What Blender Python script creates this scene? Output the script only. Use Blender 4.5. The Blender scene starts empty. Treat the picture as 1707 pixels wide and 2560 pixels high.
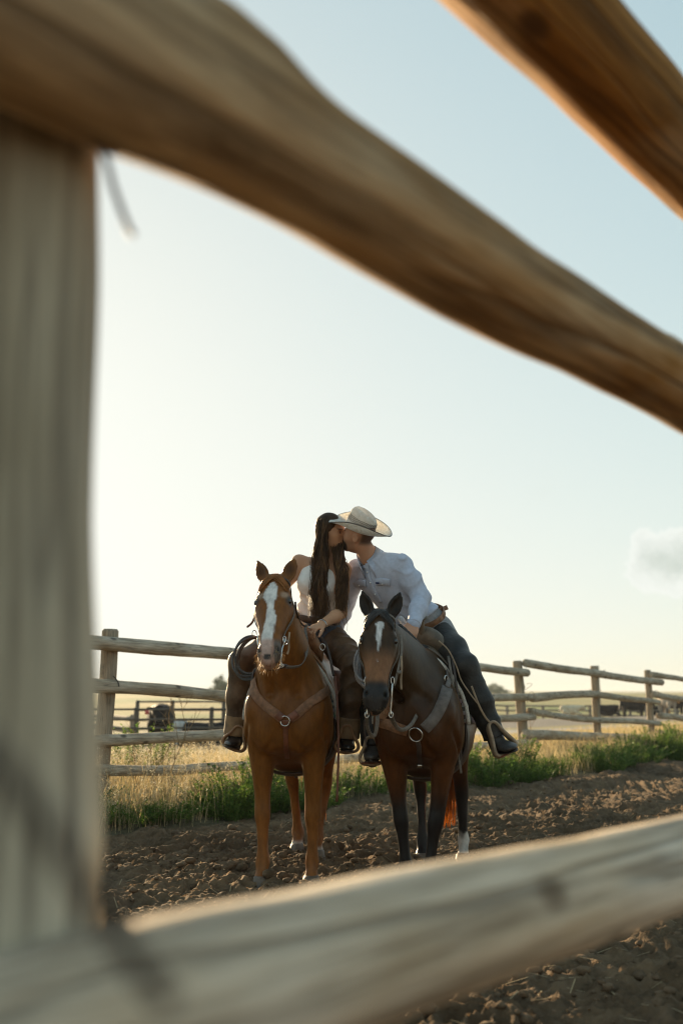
import bpy, math, random
import numpy as np
from mathutils import Vector, Matrix, Quaternion

random.seed(7); rng = np.random.default_rng(11)
SC = bpy.context.scene; COL = SC.collection
R = math.radians

# ------------------------------------------------------------------ camera
CAMZ = 1.08; PITCH = R(10.6); FPX = 2489.0          # photograph measured at 1707 x 2560
cam_d = bpy.data.cameras.new('camera'); cam = bpy.data.objects.new('camera', cam_d); COL.objects.link(cam)
cam.location = (0, 0, CAMZ); cam.rotation_euler = (R(90) + PITCH, 0, 0)
cam_d.sensor_fit = 'VERTICAL'; cam_d.sensor_height = 36.0; cam_d.sensor_width = 24.0
cam_d.lens = FPX / 2560 * 36.0
cam_d.clip_start = 0.05; cam_d.clip_end = 6000
cam_d.dof.use_dof = True; cam_d.dof.focus_distance = 6.0; cam_d.dof.aperture_fstop = 1.9
SC.camera = cam

# ------------------------------------------------------------------ light
SUN_AZ = R(-26); SUN_EL = R(12.5)                      # behind the riders, a little to the left
wd = bpy.data.worlds.new('World'); SC.world = wd; wd.use_nodes = True
wn = wd.node_tree.nodes; wl = wd.node_tree.links; wn.clear()
def wnode(t, **k):
    n = wn.new(t)
    for a, b in k.items(): setattr(n, a, b)
    return n
sky = wnode('ShaderNodeTexSky', sky_type='NISHITA', sun_disc=False)
sky.sun_elevation = SUN_EL; sky.sun_rotation = SUN_AZ
sky.air_density = 1.0; sky.dust_density = 1.2; sky.ozone_density = 1.5; sky.altitude = 400
# the whole sky through one soft shoulder, x / (x + b), so that the glow round the sun does not burn out
sk1 = wnode('ShaderNodeVectorMath', operation='MULTIPLY'); sk1.inputs[1].default_value = (0.15, 0.15, 0.15)
sk2 = wnode('ShaderNodeVectorMath', operation='ADD'); sk2.inputs[1].default_value = (0.235, 0.21, 0.23)
sk3 = wnode('ShaderNodeVectorMath', operation='DIVIDE')
tint = wnode('ShaderNodeVectorMath', operation='MULTIPLY'); tint.inputs[1].default_value = (6.35, 6.45, 6.1)
tc = wnode('ShaderNodeTexCoord')
# cumulus and thin stratus, low over the whole horizon
mp = wnode('ShaderNodeMapping'); mp.inputs['Scale'].default_value = (1.0, 1.0, 1.7)
mp.inputs['Location'].default_value = (0.13, 0.0, 0.02)
nz = wnode('ShaderNodeTexNoise'); nz.inputs['Scale'].default_value = 5.5; nz.inputs['Detail'].default_value = 7; nz.inputs['Roughness'].default_value = 0.58
sep = wnode('ShaderNodeSeparateXYZ')
band = wnode('ShaderNodeMapRange', interpolation_type='SMOOTHSTEP'); band.inputs[1].default_value = 0.30; band.inputs[2].default_value = 0.16
band.inputs[3].default_value = 0; band.inputs[4].default_value = 1
cr = wnode('ShaderNodeMapRange', interpolation_type='SMOOTHSTEP'); cr.inputs[1].default_value = 0.60; cr.inputs[2].default_value = 0.72
mulc = wnode('ShaderNodeMath', operation='MULTIPLY'); mulc2 = wnode('ShaderNodeMath', operation='MULTIPLY'); mulc2.inputs[1].default_value = 0.16
# one cumulus standing in the north-east
dirc = (0.336, 0.992, 0.133)
dl = math.sqrt(sum(c * c for c in dirc)); dirc = tuple(c / dl for c in dirc)
nz2 = wnode('ShaderNodeTexNoise'); nz2.inputs['Scale'].default_value = 22; nz2.inputs['Detail'].default_value = 9; nz2.inputs['Roughness'].default_value = 0.62
vs = wnode('ShaderNodeVectorMath', operation='SUBTRACT'); vs.inputs[1].default_value = dirc
vm = wnode('ShaderNodeVectorMath', operation='MULTIPLY'); vm.inputs[1].default_value = (1 / 0.044, 1 / 0.044, 1 / 0.031)
vlen = wnode('ShaderNodeVectorMath', operation='LENGTH')
sub = wnode('ShaderNodeMath', operation='MULTIPLY_ADD'); sub.inputs[1].default_value = 2.8; 
cm = wnode('ShaderNodeMapRange', interpolation_type='SMOOTHSTEP'); cm.inputs[1].default_value = 2.50; cm.inputs[2].default_value = 2.22
edge = wnode('ShaderNodeMapRange', interpolation_type='SMOOTHSTEP'); edge.inputs[1].default_value = 1.1; edge.inputs[2].default_value = 2.4
ccol = wnode('ShaderNodeMix', data_type='RGBA'); ccol.inputs[6].default_value = (0.53, 0.59, 0.54, 1); ccol.inputs[7].default_value = (0.80, 0.83, 0.79, 1)
mixc = wnode('ShaderNodeMix', data_type='RGBA'); mixc.inputs[7].default_value = (0.70, 0.76, 0.70, 1)
mixc2 = wnode('ShaderNodeMix', data_type='RGBA')
bg = wnode('ShaderNodeBackground'); SKY_STR = 0.0645; bg.inputs[1].default_value = SKY_STR
out = wnode('ShaderNodeOutputWorld')
CLK = 1.0
scl = wnode('ShaderNodeMix', data_type='RGBA', blend_type='MULTIPLY'); scl.inputs[0].default_value = 1.0
CL_GAIN = 6.7; scl.inputs[7].default_value = (CL_GAIN, CL_GAIN, CL_GAIN, 1)
scl2 = wnode('ShaderNodeMix', data_type='RGBA', blend_type='MULTIPLY'); scl2.inputs[0].default_value = 1.0; scl2.inputs[6].default_value = (0.66, 0.71, 0.66, 1); scl2.inputs[7].default_value = (CL_GAIN, CL_GAIN, CL_GAIN, 1)
L = wl.new
L(sky.outputs[0], sk1.inputs[0]); L(sk1.outputs[0], sk2.inputs[0]); L(sk1.outputs[0], sk3.inputs[0]); L(sk2.outputs[0], sk3.inputs[1]); L(sk3.outputs[0], tint.inputs[0])
L(tc.outputs['Generated'], mp.inputs['Vector']); L(mp.outputs[0], nz.inputs['Vector'])
L(tc.outputs['Generated'], sep.inputs[0]); L(sep.outputs['Z'], band.inputs[0]); L(nz.outputs['Fac'], cr.inputs[0])
L(band.outputs[0], mulc.inputs[0]); L(cr.outputs[0], mulc.inputs[1]); L(mulc.outputs[0], mulc2.inputs[0])
L(tint.outputs[0], mixc.inputs[6]); L(scl2.outputs[2], mixc.inputs[7]); L(mulc2.outputs[0], mixc.inputs[0])
L(tc.outputs['Generated'], vs.inputs[0]); L(vs.outputs[0], vm.inputs[0]); L(vm.outputs[0], vlen.inputs[0])
L(tc.outputs['Generated'], nz2.inputs['Vector']); L(nz2.outputs['Fac'], sub.inputs[0]); L(vlen.outputs['Value'], sub.inputs[2])
L(sub.outputs[0], cm.inputs[0]); L(sub.outputs[0], edge.inputs[0]); L(edge.outputs[0], ccol.inputs[0])
L(ccol.outputs[2], scl.inputs[6]); L(mixc.outputs[2], mixc2.inputs[6]); L(scl.outputs[2], mixc2.inputs[7]); 
cm2 = wnode('ShaderNodeMath', operation='MULTIPLY'); cm2.inputs[1].default_value = 0.9
L(cm.outputs[0], cm2.inputs[0]); L(cm2.outputs[0], mixc2.inputs[0])
L(mixc2.outputs[2], bg.inputs[0]); L(bg.outputs[0], out.inputs[0])

sun_d = bpy.data.lights.new('sun', 'SUN'); sun = bpy.data.objects.new('sun', sun_d); COL.objects.link(sun)
sun_d.energy = 5.0; sun_d.angle = R(0.6); sun_d.color = (1.0, 0.76, 0.46)
SDIR = Vector((math.sin(SUN_AZ) * math.cos(SUN_EL), math.cos(SUN_AZ) * math.cos(SUN_EL), math.sin(SUN_EL)))
sun.rotation_euler = SDIR.to_track_quat('Z', 'Y').to_euler()

SC.view_settings.view_transform = 'Standard'; SC.view_settings.look = 'None'
SC.view_settings.exposure = 1.42; SC.view_settings.gamma = 1.0
SC.render.engine = 'CYCLES'
try:
    SC.cycles.use_denoising = True; SC.cycles.denoiser = 'OPENIMAGEDENOISE'
except Exception: pass
SC.cycles.filter_width = 1.15; SC.cycles.max_bounces = 6; SC.cycles.transparent_max_bounces = 6

# ------------------------------------------------------------------ helpers: pixels, meshes
cp, sp = math.cos(PITCH), math.sin(PITCH)
def ray(px, py):
    u = (px - 853.5) / FPX; v = (1280 - py) / FPX
    return np.array([u, cp - v * sp, sp + v * cp])
def P(px, py, d):
    r = ray(px, py); r = r / r[1] * d
    return np.array([r[0], r[1], r[2] + CAMZ])
def nrm(v):
    v = np.asarray(v, float); return v / (np.linalg.norm(v) + 1e-12)

def mesh(name, V, F, smooth=True):
    """F: list of arrays (n,k) or one array"""
    me = bpy.data.meshes.new(name)
    V = np.asarray(V, np.float32).reshape(-1, 3)
    Fs = F if isinstance(F, list) else [F]
    Fs = [np.asarray(f, np.int32) for f in Fs if len(f)]
    nl = sum(f.size for f in Fs); npoly = sum(len(f) for f in Fs)
    me.vertices.add(len(V)); me.vertices.foreach_set('co', V.ravel())
    me.loops.add(nl); me.loops.foreach_set('vertex_index', np.concatenate([f.ravel() for f in Fs]))
    tot = np.concatenate([np.full(len(f), f.shape[1], np.int32) for f in Fs])
    st = np.concatenate([[0], np.cumsum(tot)[:-1]]).astype(np.int32)
    me.polygons.add(npoly); me.polygons.foreach_set('loop_start', st); me.polygons.foreach_set('loop_total', tot)
    me.polygons.foreach_set('use_smooth', np.full(npoly, smooth, bool))
    me.update(calc_edges=True); me.validate()
    return me
def setcol(me, C, name='Col'):
    a = me.attributes.new(name, 'FLOAT_COLOR', 'POINT')
    C = np.asarray(C, np.float32)
    if C.shape[1] == 3: C = np.concatenate([C, np.ones((len(C), 1), np.float32)], 1)
    a.data.foreach_set('color', C.ravel())

def tags(o, label=None, cat=None, group=None, kind=None):
    if label: o['label'] = label
    if cat: o['category'] = cat
    if group: o['group'] = group
    if kind: o['kind'] = kind
    return o
def thing(name, loc, label, cat, group=None):
    o = bpy.data.objects.new(name, None); COL.objects.link(o); o.location = loc; o.empty_display_size = 0.1
    return tags(o, label, cat, group)
def root_loc(o):
    l = Vector(o.location); p = o.parent
    while p: l = l + Vector(p.location); p = p.parent
    return np.array(l)
def add(name, V, F, mat, parent=None, smooth=True, col=None, label=None, cat=None, group=None, kind=None):
    V = np.asarray(V, float).reshape(-1, 3)
    if parent is None:
        base = np.array([V[:, 0].mean(), V[:, 1].mean(), V[:, 2].min()])
    else: base = root_loc(parent)
    me = mesh(name, V - base, F, smooth)
    if col is not None: setcol(me, col)
    me.materials.append(MAT[mat] if isinstance(mat, str) else mat)
    o = bpy.data.objects.new(name, me); COL.objects.link(o)
    if parent is None: o.location = base
    else: o.parent = parent
    return tags(o, label, cat, group, kind)

def merge(parts):
    Vs, Fd, n = [], {}, 0
    for V, F in parts:
        V = np.asarray(V, float)
        for f in (F if isinstance(F, list) else [F]):
            f = np.asarray(f, int)
            if len(f): Fd.setdefault(f.shape[1], []).append(f + n)
        Vs.append(V); n += len(V)
    return np.concatenate(Vs), [np.concatenate(v) for v in Fd.values()]

def catmull(pts, n=8, closed=False):
    p = np.asarray(pts, float)
    if closed: p = np.concatenate([p[-1:], p, p[:2]])
    else: p = np.concatenate([2 * p[:1] - p[1:2], p, 2 * p[-1:] - p[-2:-1]])
    out_ = []
    for i in range(1, len(p) - 2):
        t = np.linspace(0, 1, n, endpoint=False)[:, None]
        a, b, c, d = p[i - 1], p[i], p[i + 1], p[i + 2]
        out_.append(0.5 * (2 * b + (c - a) * t + (2 * a - 5 * b + 4 * c - d) * t ** 2 + (3 * b - a - 3 * c + d) * t ** 3))
    q = np.concatenate(out_)
    return q if closed else np.concatenate([q, p[-2:-1]])

def tubes(PL, rad, sides=4):
    """PL (N,M,3) polylines, rad (M,) or (N,M)"""
    PL = np.asarray(PL, float); N, M, _ = PL.shape
    rad = np.broadcast_to(np.asarray(rad, float), (N, M))
    T = np.gradient(PL, axis=1); T /= np.linalg.norm(T, axis=2, keepdims=True) + 1e-9
    ref = np.where(np.abs(T[..., 2:3]) < 0.9, np.array([0, 0, 1.0]), np.array([1.0, 0, 0]))
    ref = np.broadcast_to(ref[:, M // 2:M // 2 + 1], PL.shape)
    A = np.cross(T, ref); A /= np.linalg.norm(A, axis=2, keepdims=True) + 1e-9
    B = np.cross(T, A)
    ang = np.arange(sides) / sides * 2 * np.pi
    V = PL[:, :, None] + rad[..., None, None] * (A[:, :, None] * np.cos(ang)[:, None] + B[:, :, None] * np.sin(ang)[:, None])
    idx = np.arange(N * M * sides).reshape(N, M, sides)
    a = idx[:, :-1]; b = idx[:, 1:]
    F = np.stack([a, np.roll(a, -1, 2), np.roll(b, -1, 2), b], -1).reshape(-1, 4)
    caps = []
    if sides == 4: caps = [idx[:, 0][:, ::-1], idx[:, -1]]
    elif sides > 4: caps = [idx[:, 0][:, ::-1], idx[:, -1]]
    return V.reshape(-1, 3), [F] + caps
def tube(pts, r, sides=8, closed=False):
    pts = np.asarray(pts, float)
    if closed:
        N = len(pts); T = np.roll(pts, -1, 0) - np.roll(pts, 1, 0); T /= np.linalg.norm(T, axis=1, keepdims=True)
        n0 = nrm(np.cross(pts[1] - pts[0], pts[N // 3] - pts[0]))
        B = np.broadcast_to(n0, pts.shape); A = np.cross(T, B); A /= np.linalg.norm(A, axis=1, keepdims=True)
        ang = np.arange(sides) / sides * 2 * np.pi
        V = pts[:, None] + r * (A[:, None] * np.cos(ang)[:, None] + B[:, None] * np.sin(ang)[:, None])
        idx = np.arange(N * sides).reshape(N, sides); b = np.roll(idx, -1, 0)
        return V.reshape(-1, 3), [np.stack([idx, np.roll(idx, -1, 1), np.roll(b, -1, 1), b], -1).reshape(-1, 4)]
    return tubes(pts[None], np.broadcast_to(r, (len(pts),)), sides)
def ribbon(pts, nor, w, th):
    """strap of box section; nor = surface normals, w width (scalar or array)"""
    pts = np.asarray(pts, float); nor = np.asarray(nor, float)
    if nor.ndim == 1: nor = np.broadcast_to(nor, pts.shape)
    T = np.gradient(pts, axis=0); T /= np.linalg.norm(T, axis=1, keepdims=True) + 1e-9
    S = np.cross(T, nor); S /= np.linalg.norm(S, axis=1, keepdims=True) + 1e-9
    N = np.cross(S, T)
    w = np.broadcast_to(w, (len(pts),))[:, None] * 0.5; h = th * 0.5
    b = h * 0.6
    V = np.stack([pts - S * w + N * (h - b), pts - S * (w - b) + N * h, pts + S * (w - b) + N * h, pts + S * w + N * (h - b), pts + S * w - N * h, pts - S * w - N * h], 1)
    n = len(pts); idx = np.arange(n * 6).reshape(n, 6)
    a, c = idx[:-1], idx[1:]
    F = np.stack([a, np.roll(a, -1, 1), np.roll(c, -1, 1), c], -1).reshape(-1, 4)
    return V.reshape(-1, 3), [F, idx[:1][:, ::-1], idx[-1:]]
def ellipse_ring(c, ax, ay, r, n=20, sides=6):
    t = np.arange(n) / n * 2 * np.pi
    return tube(np.asarray(c) + np.cos(t)[:, None] * np.asarray(ax) + np.sin(t)[:, None] * np.asarray(ay), r, sides, True)
def ball(c, r, n=10, m=14):
    r = np.broadcast_to(r, (3,))
    th = np.linspace(0, np.pi, n + 1)[1:-1]; ph = np.arange(m) / m * 2 * np.pi
    V = np.stack([np.sin(th)[:, None] * np.cos(ph), np.sin(th)[:, None] * np.sin(ph), np.cos(th)[:, None] * np.ones(m)], -1).reshape(-1, 3)
    V = np.concatenate([V, [[0, 0, 1], [0, 0, -1]]]) * r + np.asarray(c)
    idx = np.arange((n - 1) * m).reshape(n - 1, m); a, b = idx[:-1], idx[1:]
    F = np.stack([a, b, np.roll(b, -1, 1), np.roll(a, -1, 1)], -1).reshape(-1, 4)
    t0 = np.stack([np.full(m, (n - 1) * m), idx[0], np.roll(idx[0], -1)], -1); t1 = np.stack([np.full(m, (n - 1) * m + 1), np.roll(idx[-1], -1), idx[-1]], -1)
    return V, [F, np.concatenate([t0, t1])]
def box(c, ax, ay, az):
    c, ax, ay, az = (np.asarray(q, float) for q in (c, ax, ay, az))
    V = np.array([c + i * ax + j * ay + k * az for k in (-1, 1) for j in (-1, 1) for i in (-1, 1)])
    F = np.array([[0, 2, 3, 1], [4, 5, 7, 6], [0, 1, 5, 4], [2, 6, 7, 3], [0, 4, 6, 2], [1, 3, 7, 5]])
    return V, [F]

# smooth pseudo noise on points
class SinNoise:
    def __init__(s, seed, scale, n=10, aniso=(1, 1, 1)):
        g = np.random.default_rng(seed); d = g.normal(size=(n, 3)); d /= np.linalg.norm(d, axis=1, keepdims=True)
        s.k = d * (scale * g.uniform(0.6, 1.6, n))[:, None] * np.array(aniso); s.p = g.uniform(0, 6.28, n)
    def __call__(s, Pt):
        o = 0
        for k, p in zip(s.k, s.p): o = o + np.sin(Pt @ k + p)
        return o / len(s.p) ** 0.5
def vnoise2(x, y, seed=0):
    """value noise, 2d"""
    xi = np.floor(x).astype(np.int64); yi = np.floor(y).astype(np.int64); fx = x - xi; fy = y - yi
    fx = fx * fx * (3 - 2 * fx); fy = fy * fy * (3 - 2 * fy)
    def h(a, b):
        n = (a * 374761393 + b * 668265263 + seed * 1442695041) & 0xffffffff
        n = ((n ^ (n >> 13)) * 1274126177) & 0xffffffff
        return ((n ^ (n >> 16)) & 0xffff) / 65535.0
    return (h(xi, yi) * (1 - fx) + h(xi + 1, yi) * fx) * (1 - fy) + (h(xi, yi + 1) * (1 - fx) + h(xi + 1, yi + 1) * fx) * fy

# ------------------------------------------------------------------ implicit modelling
def smin(a, b, k):
    if k <= 0: return np.minimum(a, b)
    h = np.clip(0.5 + 0.5 * (b - a) / k, 0, 1); return b + (a - b) * h - k * h * (1 - h)
def smooth_table(tab, n=80):
    tab = np.asarray(tab, float); tab = tab[np.argsort(tab[:, 0])]; t = tab[:, 0]
    tt = np.linspace(t[0], t[-1], n); out_ = [tt]
    for c in range(1, tab.shape[1]):
        y = tab[:, c]; m = np.gradient(y, t); i = np.clip(np.searchsorted(t, tt, side='right') - 1, 0, len(t) - 2)
        h = t[i + 1] - t[i]; s = (tt - t[i]) / h
        out_.append((2 * s ** 3 - 3 * s ** 2 + 1) * y[i] + (s ** 3 - 2 * s ** 2 + s) * h * m[i] + (-2 * s ** 3 + 3 * s ** 2) * y[i + 1] + (s ** 3 - s ** 2) * h * m[i + 1])
    return np.stack(out_, 1)
def loft(O, a, u, tab, p=2.0):
    """tab rows: t, cs, cu, ws, wu+, wu-, pear"""
    O = np.asarray(O, float); a = nrm(a); u = nrm(np.asarray(u, float) - a * np.dot(u, a)); s = np.cross(u, a)
    if s[0] < 0 and abs(s[0]) > 0.3: s = -s
    tab = np.asarray(tab, float)
    if tab.shape[1] == 6: tab = np.concatenate([tab, np.zeros((len(tab), 1))], 1)
    T = smooth_table(tab); T[:, 3:6] = np.maximum(T[:, 3:6], 0.004)
    C = O + T[:, :1] * a + T[:, 1:2] * s + T[:, 2:3] * u; w = T[:, 3:6].max(1, keepdims=True)
    bb = (C - w).min(0), (C + w).max(0)
    def f(Q):
        d = Q - O; t = d @ a; tcl = np.clip(t, T[0, 0], T[-1, 0])
        g = lambda c: np.interp(tcl, T[:, 0], T[:, c])
        x = d @ s - g(1); y = d @ u - g(2); hy = np.where(y > 0, g(4), g(5)); ws = g(3) * (1 - g(6) * np.clip(y / hy, -1, 1))
        q = (np.abs(x / ws) ** p + np.abs(y / hy) ** p) ** (1 / p)
        dd = (q - 1) * np.minimum(ws, hy); e = np.abs(t - tcl)
        return np.where(e > 0, np.hypot(np.maximum(dd, 0), e), dd)
    return f, bb
def cap(A, B, ra, rb):
    A = np.asarray(A, float); B = np.asarray(B, float); d = B - A; l2 = d @ d + 1e-12
    def f(Q):
        t = np.clip(((Q - A) @ d) / l2, 0, 1)
        return np.linalg.norm(Q - A - t[..., None] * d, axis=-1) - (ra + (rb - ra) * t)
    r = max(ra, rb); return f, (np.minimum(A, B) - r, np.maximum(A, B) + r)
def ell(C, r, ax=None):
    C = np.asarray(C, float); r = np.asarray(r, float); M = np.eye(3) if ax is None else np.array([nrm(v) for v in ax])
    def f(Q):
        d = (Q - C) @ M.T / r; n = np.linalg.norm(d, axis=-1)
        return (n - 1) * r.min() * (0.5 + 0.5 * np.minimum(n, 1.5)) if False else n * (n - 1) / (np.linalg.norm(d / r, axis=-1) + 1e-9)
    ext = np.sqrt(((M * r[:, None]) ** 2).sum(0))
    return f, (C - ext, C + ext)
def plane(pt, n):
    pt = np.asarray(pt, float); n = nrm(n); return (lambda Q: (Q - pt) @ n), None

class Field:
    def __init__(s): s.pr = []; s.mods = []
    def u(s, prim, k=0.03, inf=0.0): s.pr.append(('u', prim[0], prim[1], k, inf)); return s
    def sub(s, prim, k=0.01): s.pr.append(('s', prim[0], prim[1], k, 0)); return s
    def inter(s, prim, k=0.01): s.pr.append(('i', prim[0], None, k, 0)); return s
    def mod(s, fn): s.mods.append(fn); return s
    def __call__(s, Q):
        Q = np.asarray(Q, float); f = np.full(Q.shape[:-1], 9.0)
        for op, fn, bb, k, inf in s.pr:
            v = fn(Q) - inf
            f = smin(f, v, k) if op == 'u' else (-smin(-f, v, k) if op == 's' else -smin(-f, -v, k))
        for m in s.mods: f = f + m(Q)
        return f
    def grad(s, Q, e=0.004):
        Q = np.asarray(Q, float); g = np.stack([s(Q + np.eye(3)[i] * e) - s(Q - np.eye(3)[i] * e) for i in range(3)], -1) / (2 * e)
        return g
    def project(s, Q, off=0.0, it=8):
        Q = np.array(Q, float)
        for _ in range(it):
            g = s.grad(Q); n2 = np.maximum((g ** 2).sum(-1, keepdims=True), 0.05)
            Q = Q - 0.8 * (s(Q) - 0)[..., None] * g / n2
        g = s.grad(Q); g /= np.linalg.norm(g, axis=-1, keepdims=True) + 1e-9
        return Q + g * off, g
    def polygonise(s, vox, smooth=1):
        lo = np.min([b[2][0] - b[4] for b in s.pr if b[0] == 'u'], 0) - 3 * vox; hi = np.max([b[2][1] + b[4] for b in s.pr if b[0] == 'u'], 0) + 3 * vox
        n = np.ceil((hi - lo) / vox).astype(int) + 1
        ax = [lo[i] + np.arange(n[i]) * vox for i in range(3)]
        f = np.full(n, 0.25, np.float32)
        for op, fn, bb, k, inf in s.pr:
            if bb is None: sl = [(0, n[i]) for i in range(3)]
            else:
                m = k + inf + 0.02 + vox
                sl = [(max(0, int((bb[0][i] - m - lo[i]) / vox)), min(n[i], int((bb[1][i] + m - lo[i]) / vox) + 2)) for i in range(3)]
            if any(b <= a for a, b in sl): continue
            step = max(1, int(250000 / max(1, (sl[1][1] - sl[1][0]) * (sl[2][1] - sl[2][0]))))
            for x0 in range(sl[0][0], sl[0][1], step):
                x1 = min(sl[0][1], x0 + step)
                g = np.stack(np.meshgrid(ax[0][x0:x1], ax[1][sl[1][0]:sl[1][1]], ax[2][sl[2][0]:sl[2][1]], indexing='ij'), -1)
                S = (slice(x0, x1), slice(*sl[1]), slice(*sl[2])); v = fn(g) - inf; cur = f[S]
                f[S] = smin(cur, v, k) if op == 'u' else (-smin(-cur, v, k) if op == 's' else -smin(-cur, -v, k))
        if s.mods:
            nb = np.abs(f) < 0.06; ii = np.nonzero(nb); pts = lo + np.stack(ii, -1) * vox
            dv = 0
            for m in s.mods: dv = dv + m(pts)
            f[nb] += dv
        V, F = surface_nets(f); V = lo + V * vox
        return taubin(V, F, smooth), F
def surface_nets(f):
    ins = f < 0; n = np.array(f.shape)
    cs = np.zeros(n - 1, np.int8)
    for i in (0, 1):
        for j in (0, 1):
            for k in (0, 1): cs += ins[i:n[0] - 1 + i, j:n[1] - 1 + j, k:n[2] - 1 + k]
    act = (cs > 0) & (cs < 8); ci = np.stack(np.nonzero(act), 1)
    vid = np.full(n - 1, -1, np.int32); vid[act] = np.arange(len(ci))
    corner = np.array([[i, j, k] for i in (0, 1) for j in (0, 1) for k in (0, 1)])
    vals = np.stack([f[ci[:, 0] + c[0], ci[:, 1] + c[1], ci[:, 2] + c[2]] for c in corner], 1)
    acc = np.zeros((len(ci), 3)); cnt = np.zeros(len(ci))
    for a in range(8):
        for b in range(a + 1, 8):
            if np.abs(corner[a] - corner[b]).sum() != 1: continue
            va, vb = vals[:, a], vals[:, b]; x = (va < 0) != (vb < 0)
            t = np.where(x, va / np.where(x, va - vb, 1), 0)
            acc += np.where(x[:, None], corner[a] + t[:, None] * (corner[b] - corner[a]), 0); cnt += x
    V = ci + acc / cnt[:, None]
    Fs = []
    for ax in range(3):
        b, c = (ax + 1) % 3, (ax + 2) % 3
        s0 = [slice(1, n[i] - 1) for i in range(3)]; s1 = list(s0); s0[ax] = slice(0, n[ax] - 1); s1[ax] = slice(1, n[ax])
        A, B = ins[tuple(s0)], ins[tuple(s1)]; ch = A != B
        e = np.stack(np.nonzero(ch), 1); flip = A[ch]
        for i in range(3):
            if i != ax: e[:, i] += 1
        def cell(db, dc):
            q = e.copy(); q[:, b] += db; q[:, c] += dc; return vid[q[:, 0], q[:, 1], q[:, 2]]
        q = np.stack([cell(-1, -1), cell(0, -1), cell(0, 0), cell(-1, 0)], 1)
        q[~flip] = q[~flip][:, ::-1]; Fs.append(q)
    return V, np.concatenate(Fs)
def taubin(V, F, it=1):
    if it <= 0: return V
    E = np.concatenate([F[:, [i, (i + 1) % 4]] for i in range(4)]); E = np.concatenate([E, E[:, ::-1]])
    deg = np.bincount(E[:, 0], minlength=len(V))[:, None]
    for _ in range(it):
        for lam in (0.5, -0.52):
            acc = np.stack([np.bincount(E[:, 0], weights=V[E[:, 1], i], minlength=len(V)) for i in range(3)], 1)
            V = V + lam * (acc / np.maximum(deg, 1) - V)
    return V

# ------------------------------------------------------------------ materials
MAT = {}
def material(name, base=(0.5, 0.5, 0.5), rough=0.6, var=0.25, scale=20, bump=0.1, bscale=60, attr=None, sheen=0.0, sheen_tint=(1, 1, 1),
             metallic=0.0, spec=0.5, stretch=(1, 1, 1), transl=0.0, tcol=None, base2=None, detail=5, sheen_r=0.4, bdist=0.01, coat=0.0, contrast=(0.35, 0.65)):
    m = bpy.data.materials.new(name); m.use_nodes = True; nt = m.node_tree; N = nt.nodes; N.clear(); LK = nt.links.new
    o = N.new('ShaderNodeOutputMaterial'); b = N.new('ShaderNodeBsdfPrincipled')
    t = N.new('ShaderNodeTexCoord'); mp_ = N.new('ShaderNodeMapping'); mp_.inputs['Scale'].default_value = stretch
    LK(t.outputs['Object'], mp_.inputs['Vector'])
    n1 = N.new('ShaderNodeTexNoise'); n1.inputs['Scale'].default_value = scale; n1.inputs['Detail'].default_value = detail; n1.inputs['Roughness'].default_value = 0.6
    LK(mp_.outputs[0], n1.inputs['Vector'])
    mr = N.new('ShaderNodeMapRange'); mr.inputs[1].default_value = contrast[0]; mr.inputs[2].default_value = contrast[1]
    LK(n1.outputs['Fac'], mr.inputs[0])
    mix = N.new('ShaderNodeMix'); mix.data_type = 'RGBA'; LK(mr.outputs[0], mix.inputs[0])
    c1 = np.array(base); c2 = np.array(base2) if base2 else None
    if attr:
        at = N.new('ShaderNodeAttribute'); at.attribute_name = attr
        d1 = N.new('ShaderNodeMix'); d1.data_type = 'RGBA'; d1.blend_type = 'MULTIPLY'; d1.inputs[0].default_value = 1; d1.inputs[7].default_value = (1 - var, 1 - var, 1 - var, 1)
        d2 = N.new('ShaderNodeMix'); d2.data_type = 'RGBA'; d2.blend_type = 'MULTIPLY'; d2.inputs[0].default_value = 1; d2.inputs[7].default_value = (1 + var, 1 + var, 1 + var, 1)
        LK(at.outputs['Color'], d1.inputs[6]); LK(at.outputs['Color'], d2.inputs[6]); LK(d1.outputs[2], mix.inputs[6]); LK(d2.outputs[2], mix.inputs[7])
    else:
        a_, b_ = (c1, c2) if base2 else (c1 * (1 - var), c1 * (1 + var))
        mix.inputs[6].default_value = (*a_, 1); mix.inputs[7].default_value = (*np.minimum(b_, 1), 1)
    LK(mix.outputs[2], b.inputs['Base Color'])
    b.inputs['Roughness'].default_value = rough; b.inputs['Metallic'].default_value = metallic
    b.inputs['Specular IOR Level'].default_value = spec
    if coat: b.inputs['Coat Weight'].default_value = coat; b.inputs['Coat Roughness'].default_value = 0.25
    if sheen: b.inputs['Sheen Weight'].default_value = sheen; b.inputs['Sheen Roughness'].default_value = sheen_r; b.inputs['Sheen Tint'].default_value = (*sheen_tint, 1)
    if bump:
        n2 = N.new('ShaderNodeTexNoise'); n2.inputs['Scale'].default_value = bscale; n2.inputs['Detail'].default_value = 4
        LK(mp_.outputs[0], n2.inputs['Vector'])
        bp = N.new('ShaderNodeBump'); bp.inputs['Strength'].default_value = bump; bp.inputs['Distance'].default_value = bdist
        LK(n2.outputs['Fac'], bp.inputs['Height']); LK(bp.outputs[0], b.inputs['Normal'])
    if transl:
        tr = N.new('ShaderNodeBsdfTranslucent')
        if tcol: tr.inputs[0].default_value = (*tcol, 1)
        else: LK(mix.outputs[2], tr.inputs[0])
        ms = N.new('ShaderNodeMixShader'); ms.inputs[0].default_value = transl
        LK(b.outputs[0], ms.inputs[1]); LK(tr.outputs[0], ms.inputs[2]); LK(ms.outputs[0], o.inputs[0])
    else: LK(b.outputs[0], o.inputs[0])
    MAT[name] = m; return m

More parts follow.
